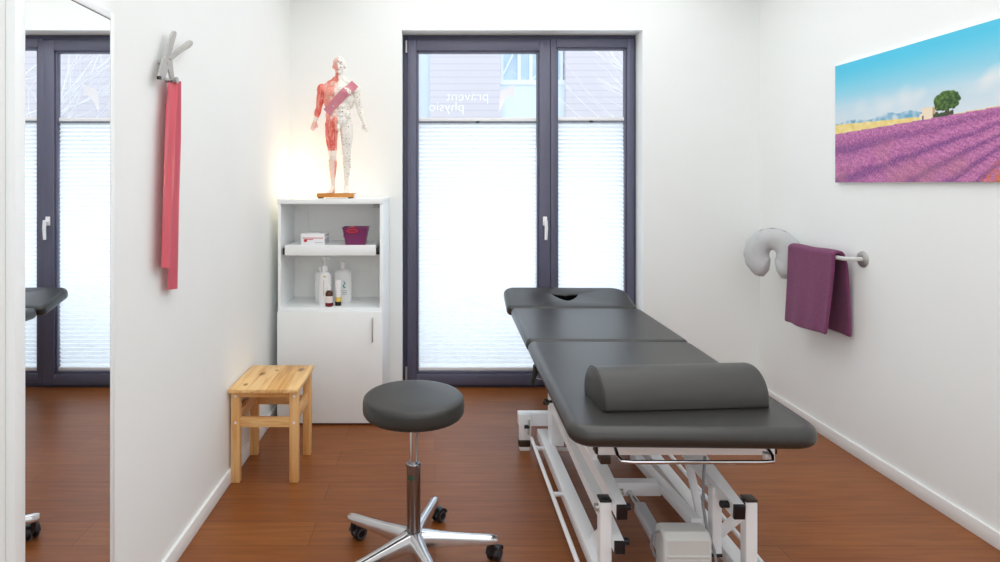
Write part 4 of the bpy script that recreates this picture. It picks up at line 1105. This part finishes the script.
# ------------------------------------------------------------------ wall picture
pic = thing('picture', 'unframed canvas print of a purple lavender field on the right wall', 'picture', (XR, 2.53, 1.355))
py0, py1, pz0, pz1 = 3.103, 1.920, 1.358, 1.958
MB().box((XR - 0.020, py1, pz0), (XR - 0.0005, py0, pz1)).build('canvas', M['white_lac'], pic, smooth=0)
NU, NV = 420, 210
g = MB(); me = bpy.data.meshes.new('print')
vs = []; fs = []; cols = []
def pcol(u, v):
    n = lambda s, t_=0.0: noise.noise(Vector((u * 2 * s + t_, v * s, t_)))
    hz = 0.415 + 0.055 * u + 0.012 * max(0, u - 0.5)
    if v > hz + 0.080 - 0.075 * min(1, u / 0.62):
        t_ = (v - 0.42) / 0.58
        c = mixc((222, 228, 234), (178, 216, 232), t_ * 1.8)
        c = mixc(c, (78, 198, 230), (t_ - 0.38) * 1.9)
        cl = n(3.2, 1.7) + 0.6 * n(8, 4.1) + 0.55 - abs(v - (0.56 + 0.12 * u)) * 6.5
        c = mixc(c, (244, 240, 238), cl * 0.9 * (0.25 + u))
        for mu, mw, mh in ((0.10, 0.16, 0.030), (0.30, 0.12, 0.050), (0.40, 0.10, 0.040)):
            if v < 0.492 + mh * 0.8 * math.exp(-((u - mu) / mw * 2) ** 2) + 0.006 * n(30, 2) and u < 0.5: c = mixc((104, 166, 198), (206, 220, 230), 0.5 + 1.4 * n(20, 6.0))
    elif v > hz:
        c = mixc((232, 206, 116), (244, 226, 160), 0.5 + n(20, 3))
    else:
        vx, vy = 1.0, 0.475
        ang = math.atan2((vy - v) * 0.6, (vx - u) * 1.2)
        dep = (hz - v) / hz
        row = math.sin(ang * 46 + 0.6 * n(6, 2.2))
        c = mixc((160, 84, 144), (206, 126, 178), 0.5 + 0.28 * row + 0.9 * n(16 + 20 * (1 - dep), 5.0))
        c = mixc(c, (112, 62, 130), max(0, -row - 0.35) * 1.0 * min(1, dep * 3))
        c = mixc(c, (226, 160, 206), max(0, noise.noise(Vector((u * 190, v * 130, 3)))) * 1.1)
        c = mixc(c, (96, 50, 104), max(0, -noise.noise(Vector((u * 150, v * 110, 9)))) * 0.9)
        c = mixc(c, (190, 130, 136), max(0, n(5, 8.8)) * 0.9 * dep)
        og = (u - 0.69) * 2.2 - v
        if og > 0 and u > 0.6: c = mixc(c, (226, 112, 56), og * 4 + n(30, 1))
    # house
    if 0.455 < u < 0.535 and hz + 0.0 < v < hz + 0.085 - (0.035 if u < 0.468 or u > 0.525 else 0) - abs(u - 0.485) * 0.3:
        c = (240, 224, 196) if u < 0.512 else (196, 160, 128)
        if 0.469 < u < 0.474 and v < hz + 0.03: c = (110, 90, 80)
    if u > 0.515 and u < 0.60 and hz < v < hz + 0.03 + 0.012 * n(40, 2): c = (58, 78, 48)
    # tree
    du, dv = (u - 0.572) / 0.054, (v - (hz + 0.100)) / 0.070
    if abs(u - 0.575) < 0.006 and hz < v < hz + 0.06: c = (74, 62, 44)
    if du * du + dv * dv + 0.5 * n(26, 7.7) < 0.95 and v > hz + 0.012:
        c = mixc((42, 72, 26), (104, 140, 58), 0.35 + 0.35 * dv - 0.25 * du + 1.0 * n(60, 4.4))
    return c
XP = XR - 0.0205
for j in range(NV + 1):
    for i in range(NU + 1):
        u, v = i / NU, j / NV
        vs.append((XP, py0 + (py1 - py0) * u, pz0 + (pz1 - pz0) * v)); cols.append(lin(pcol(u, v)))
for j in range(NV):
    for i in range(NU):
        a = j * (NU + 1) + i; fs.append((a, a + 1, a + NU + 2, a + NU + 1))
me.from_pydata(vs, [], fs); me.update()
at = me.color_attributes.new('paint', 'FLOAT_COLOR', 'POINT')
at.data.foreach_set('color', [x for c in cols for x in c])
M['print'] = attr_mat('printed_canvas', 0.6); me.materials.append(M['print'])
po = bpy.data.objects.new('print', me); COL.objects.link(po); attach(po, pic)

# ------------------------------------------------------------------ towel rail, towel, neck pillow
BXr, BZr = 2.008, 0.983
tr_ = thing('towel_rail', 'round white metal towel rail on the right wall below the picture', 'towel rail', (XR, 3.28, BZr))
MB().tube([(XR - 0.004, 2.930, BZr), (2.04, 2.930, BZr), (2.018, 2.936, BZr), (BXr, 2.955, BZr), (BXr, 3.60, BZr), (2.018, 3.618, BZr), (2.04, 3.624, BZr), (XR - 0.004, 3.624, BZr)], 0.0105, 16).build('rail', M['grey_pl'], tr_)
for yy in (2.930, 3.624): MB().lathe([(0, 0), (0.040, 0.0), (0.040, 0.003), (0.036, 0.006), (0.013, 0.008), (0, 0.008)], (XR, yy, BZr), mtx=Matrix.Translation((XR, yy, BZr)) @ Matrix.Rotation(-PI / 2, 4, 'Y'), n=32).build('wall_flange', M['satin'], tr_)
# towel
tw_ = MB(); K = 22
path = []   # (x offset from the bar, z) front bottom -> over -> back bottom
for k in range(17):
    u = k / 16; path.append((-0.020 - 0.046 * (1 - u) ** 1.3, BZr - 0.392 * (1 - u) + 0.006))
for k in range(1, 10):
    a = PI - PI * k / 10; path.append((0.004 + 0.026 * math.cos(a), BZr + 0.006 + 0.021 * math.sin(a)))
for k in range(15):
    u = k / 14; path.append((0.030 + 0.034 * u ** 0.4, BZr + 0.006 - 0.405 * u))
rows = []
yA, yB = 2.985, 3.372
for k in range(K + 1):
    w = k / K; row = []
    for i, (dx, z) in enumerate(path):
        dn = max(0, BZr - z) / 0.4
        yy = yA + (yB - yA) * w + (0.004 * dn * (1 - w) if i < 17 else -0.015 * dn * (1 - w) + 0.0)
        if i >= 26: yy = yA + 0.002 + (yB - 0.045 * dn - yA) * w
        fold = 0.006 * math.sin(w * 7 + 1.0) * dn + 0.003 * math.sin(w * 17) * dn
        x = BXr + (dx if i >= 16 else -0.020 + (dx + 0.020) * (1 - 0.5 * w)) + (fold if i < 17 else -abs(fold) * 0.3)
        zz = z - (0.020 * w * dn if i < 17 else -0.01 * w * dn) + 0.002 * math.sin(w * 9)
        row.append(Vector((min(x, XR - 0.012), yy, zz)))
    rows.append(row)
V = [[tw_.bm.verts.new(p) for p in r_] for r_ in rows]
for a, b in zip(V, V[1:]):
    for i in range(len(path) - 1): tw_.bm.faces.new((a[i], a[i + 1], b[i + 1], b[i]))
to = tw_.build('towel', M['purple'], smooth=80)
so = to.modifiers.new('thickness', 'SOLIDIFY'); so.thickness = 0.017; so.offset = 0.0
sb_ = to.modifiers.new('soft', 'SUBSURF'); sb_.levels = 1; sb_.render_levels = 2
tag(recentre(to, (BXr, 3.19, BZr)), 'purple terry towel folded over the rail on the right wall', 'towel')
# neck pillow
npm = MB(); cen = Vector((1.962, 3.485, 0.938)); ux = Vector((0.70, -0.71, 0)).normalized(); nz_ = Vector((ux.y, -ux.x, 0)) * 1
rr = []; NN = 40
for k in range(NN + 1):
    u = k / NN; a = R(-77 + 334 * u)
    rc_ = 0.090
    c = cen + ux * (rc_ * 0.98 * math.cos(a)) + Vector((0, 0, 1)) * (rc_ * 1.02 * math.sin(a) + 0.0)
    t = (ux * (-math.sin(a)) + Vector((0, 0, 1)) * math.cos(a)).normalized(); o_ = t.cross(nz_).normalized()
    e_ = min(u, 1 - u); k_ = min(1.0, math.sqrt(max(0.0, 1 - (1 - min(1, e_ / 0.085)) ** 2)) + 0.04)
    rad = (0.0660 - 0.006 * math.cos(2 * (a - PI / 2)) * 0.5) * k_
    wr = 1 + 0.03 * math.sin(k * 2.1)
    rr.append([c + o_ * (rad * wr * math.cos(q)) + nz_ * (rad * 0.68 * math.sin(q)) for q in [2 * PI * j / 20 for j in range(20)]])
npm.rings(rr)
npt = thing('neck_pillow', 'light grey horseshoe neck pillow hanging over the far end of the towel rail', 'pillow', cen)
npm.build('cushion_cover', M['pillow'], npt, smooth=70)
sp_ = MB(); pts = []
for k in range(6, 35):
    u = k / NN; a = R(-77 + 334 * u); rr0 = 0.090 + 0.064
    pts.append(cen + ux * (rr0 * 0.985 * math.cos(a)) + Vector((0, 0, 1)) * (rr0 * math.sin(a)))
sp_.tube(pts, 0.0022, 6); sp_.build('zip_seam', M['rubber'], npt)

# ------------------------------------------------------------------ light
def area(name, loc, rot, sx, sy, power, col=(1, 1, 1)):
    l = bpy.data.lights.new(name, 'AREA'); l.shape = 'RECTANGLE'; l.size = sx; l.size_y = sy; l.energy = power; l.color = col
    o = bpy.data.objects.new(name, l); COL.objects.link(o); o.location = loc; o.rotation_euler = rot
    return o
area('ceiling_light_panel', (0.6, 1.6, ZC - 0.03), (0, 0, 0), 2.2, 4.2, 49, (0.95, 0.98, 1.0))
area('added_fill_light', (0.45, -1.15, 1.6), (R(88), 0, 0), 2.4, 1.8, 18, (0.93, 0.97, 1.0))  # added fill lamp behind the camera, lifts the front faces
area('blind_backlight', (0.56, 4.75, 0.86), (R(-90), 0, 0), 1.9, 1.6, 20, (0.91, 0.965, 1.0))  # added lamp hidden behind the blinds, stands in for skylight on them
pl_ = bpy.data.lights.new('lamp_bulb', 'POINT'); pl_.energy = 1.3; pl_.color = (1.0, 0.72, 0.38); pl_.shadow_soft_size = 0.04
plo = bpy.data.objects.new('lamp_bulb', pl_); COL.objects.link(plo); plo.location = (lc.x, YB - 0.16, lc.z)
w = bpy.data.worlds.new('sky'); SC.world = w; w.use_nodes = True
bg = w.node_tree.nodes['Background']; bg.inputs['Color'].default_value = (0.90, 0.96, 1.0, 1); bg.inputs['Strength'].default_value = 1.9

# ------------------------------------------------------------------ camera
cam = bpy.data.cameras.new('camera'); co = bpy.data.objects.new('camera', cam); COL.objects.link(co)
co.location = (0, 0, EYE); co.rotation_euler = (PI / 2, 0, 0)
cam.sensor_width = 36; cam.lens = FL / 1000 * 36
cam.shift_x = (500 - CX) / 1000; cam.shift_y = -(281 - CY) / 1000
cam.clip_start = 0.05; cam.clip_end = 100
SC.camera = co
SC.view_settings.view_transform = 'Standard'; SC.view_settings.look = 'None'; SC.view_settings.exposure = 0; SC.view_settings.gamma = 1
SC.cycles.diffuse_bounces = 8
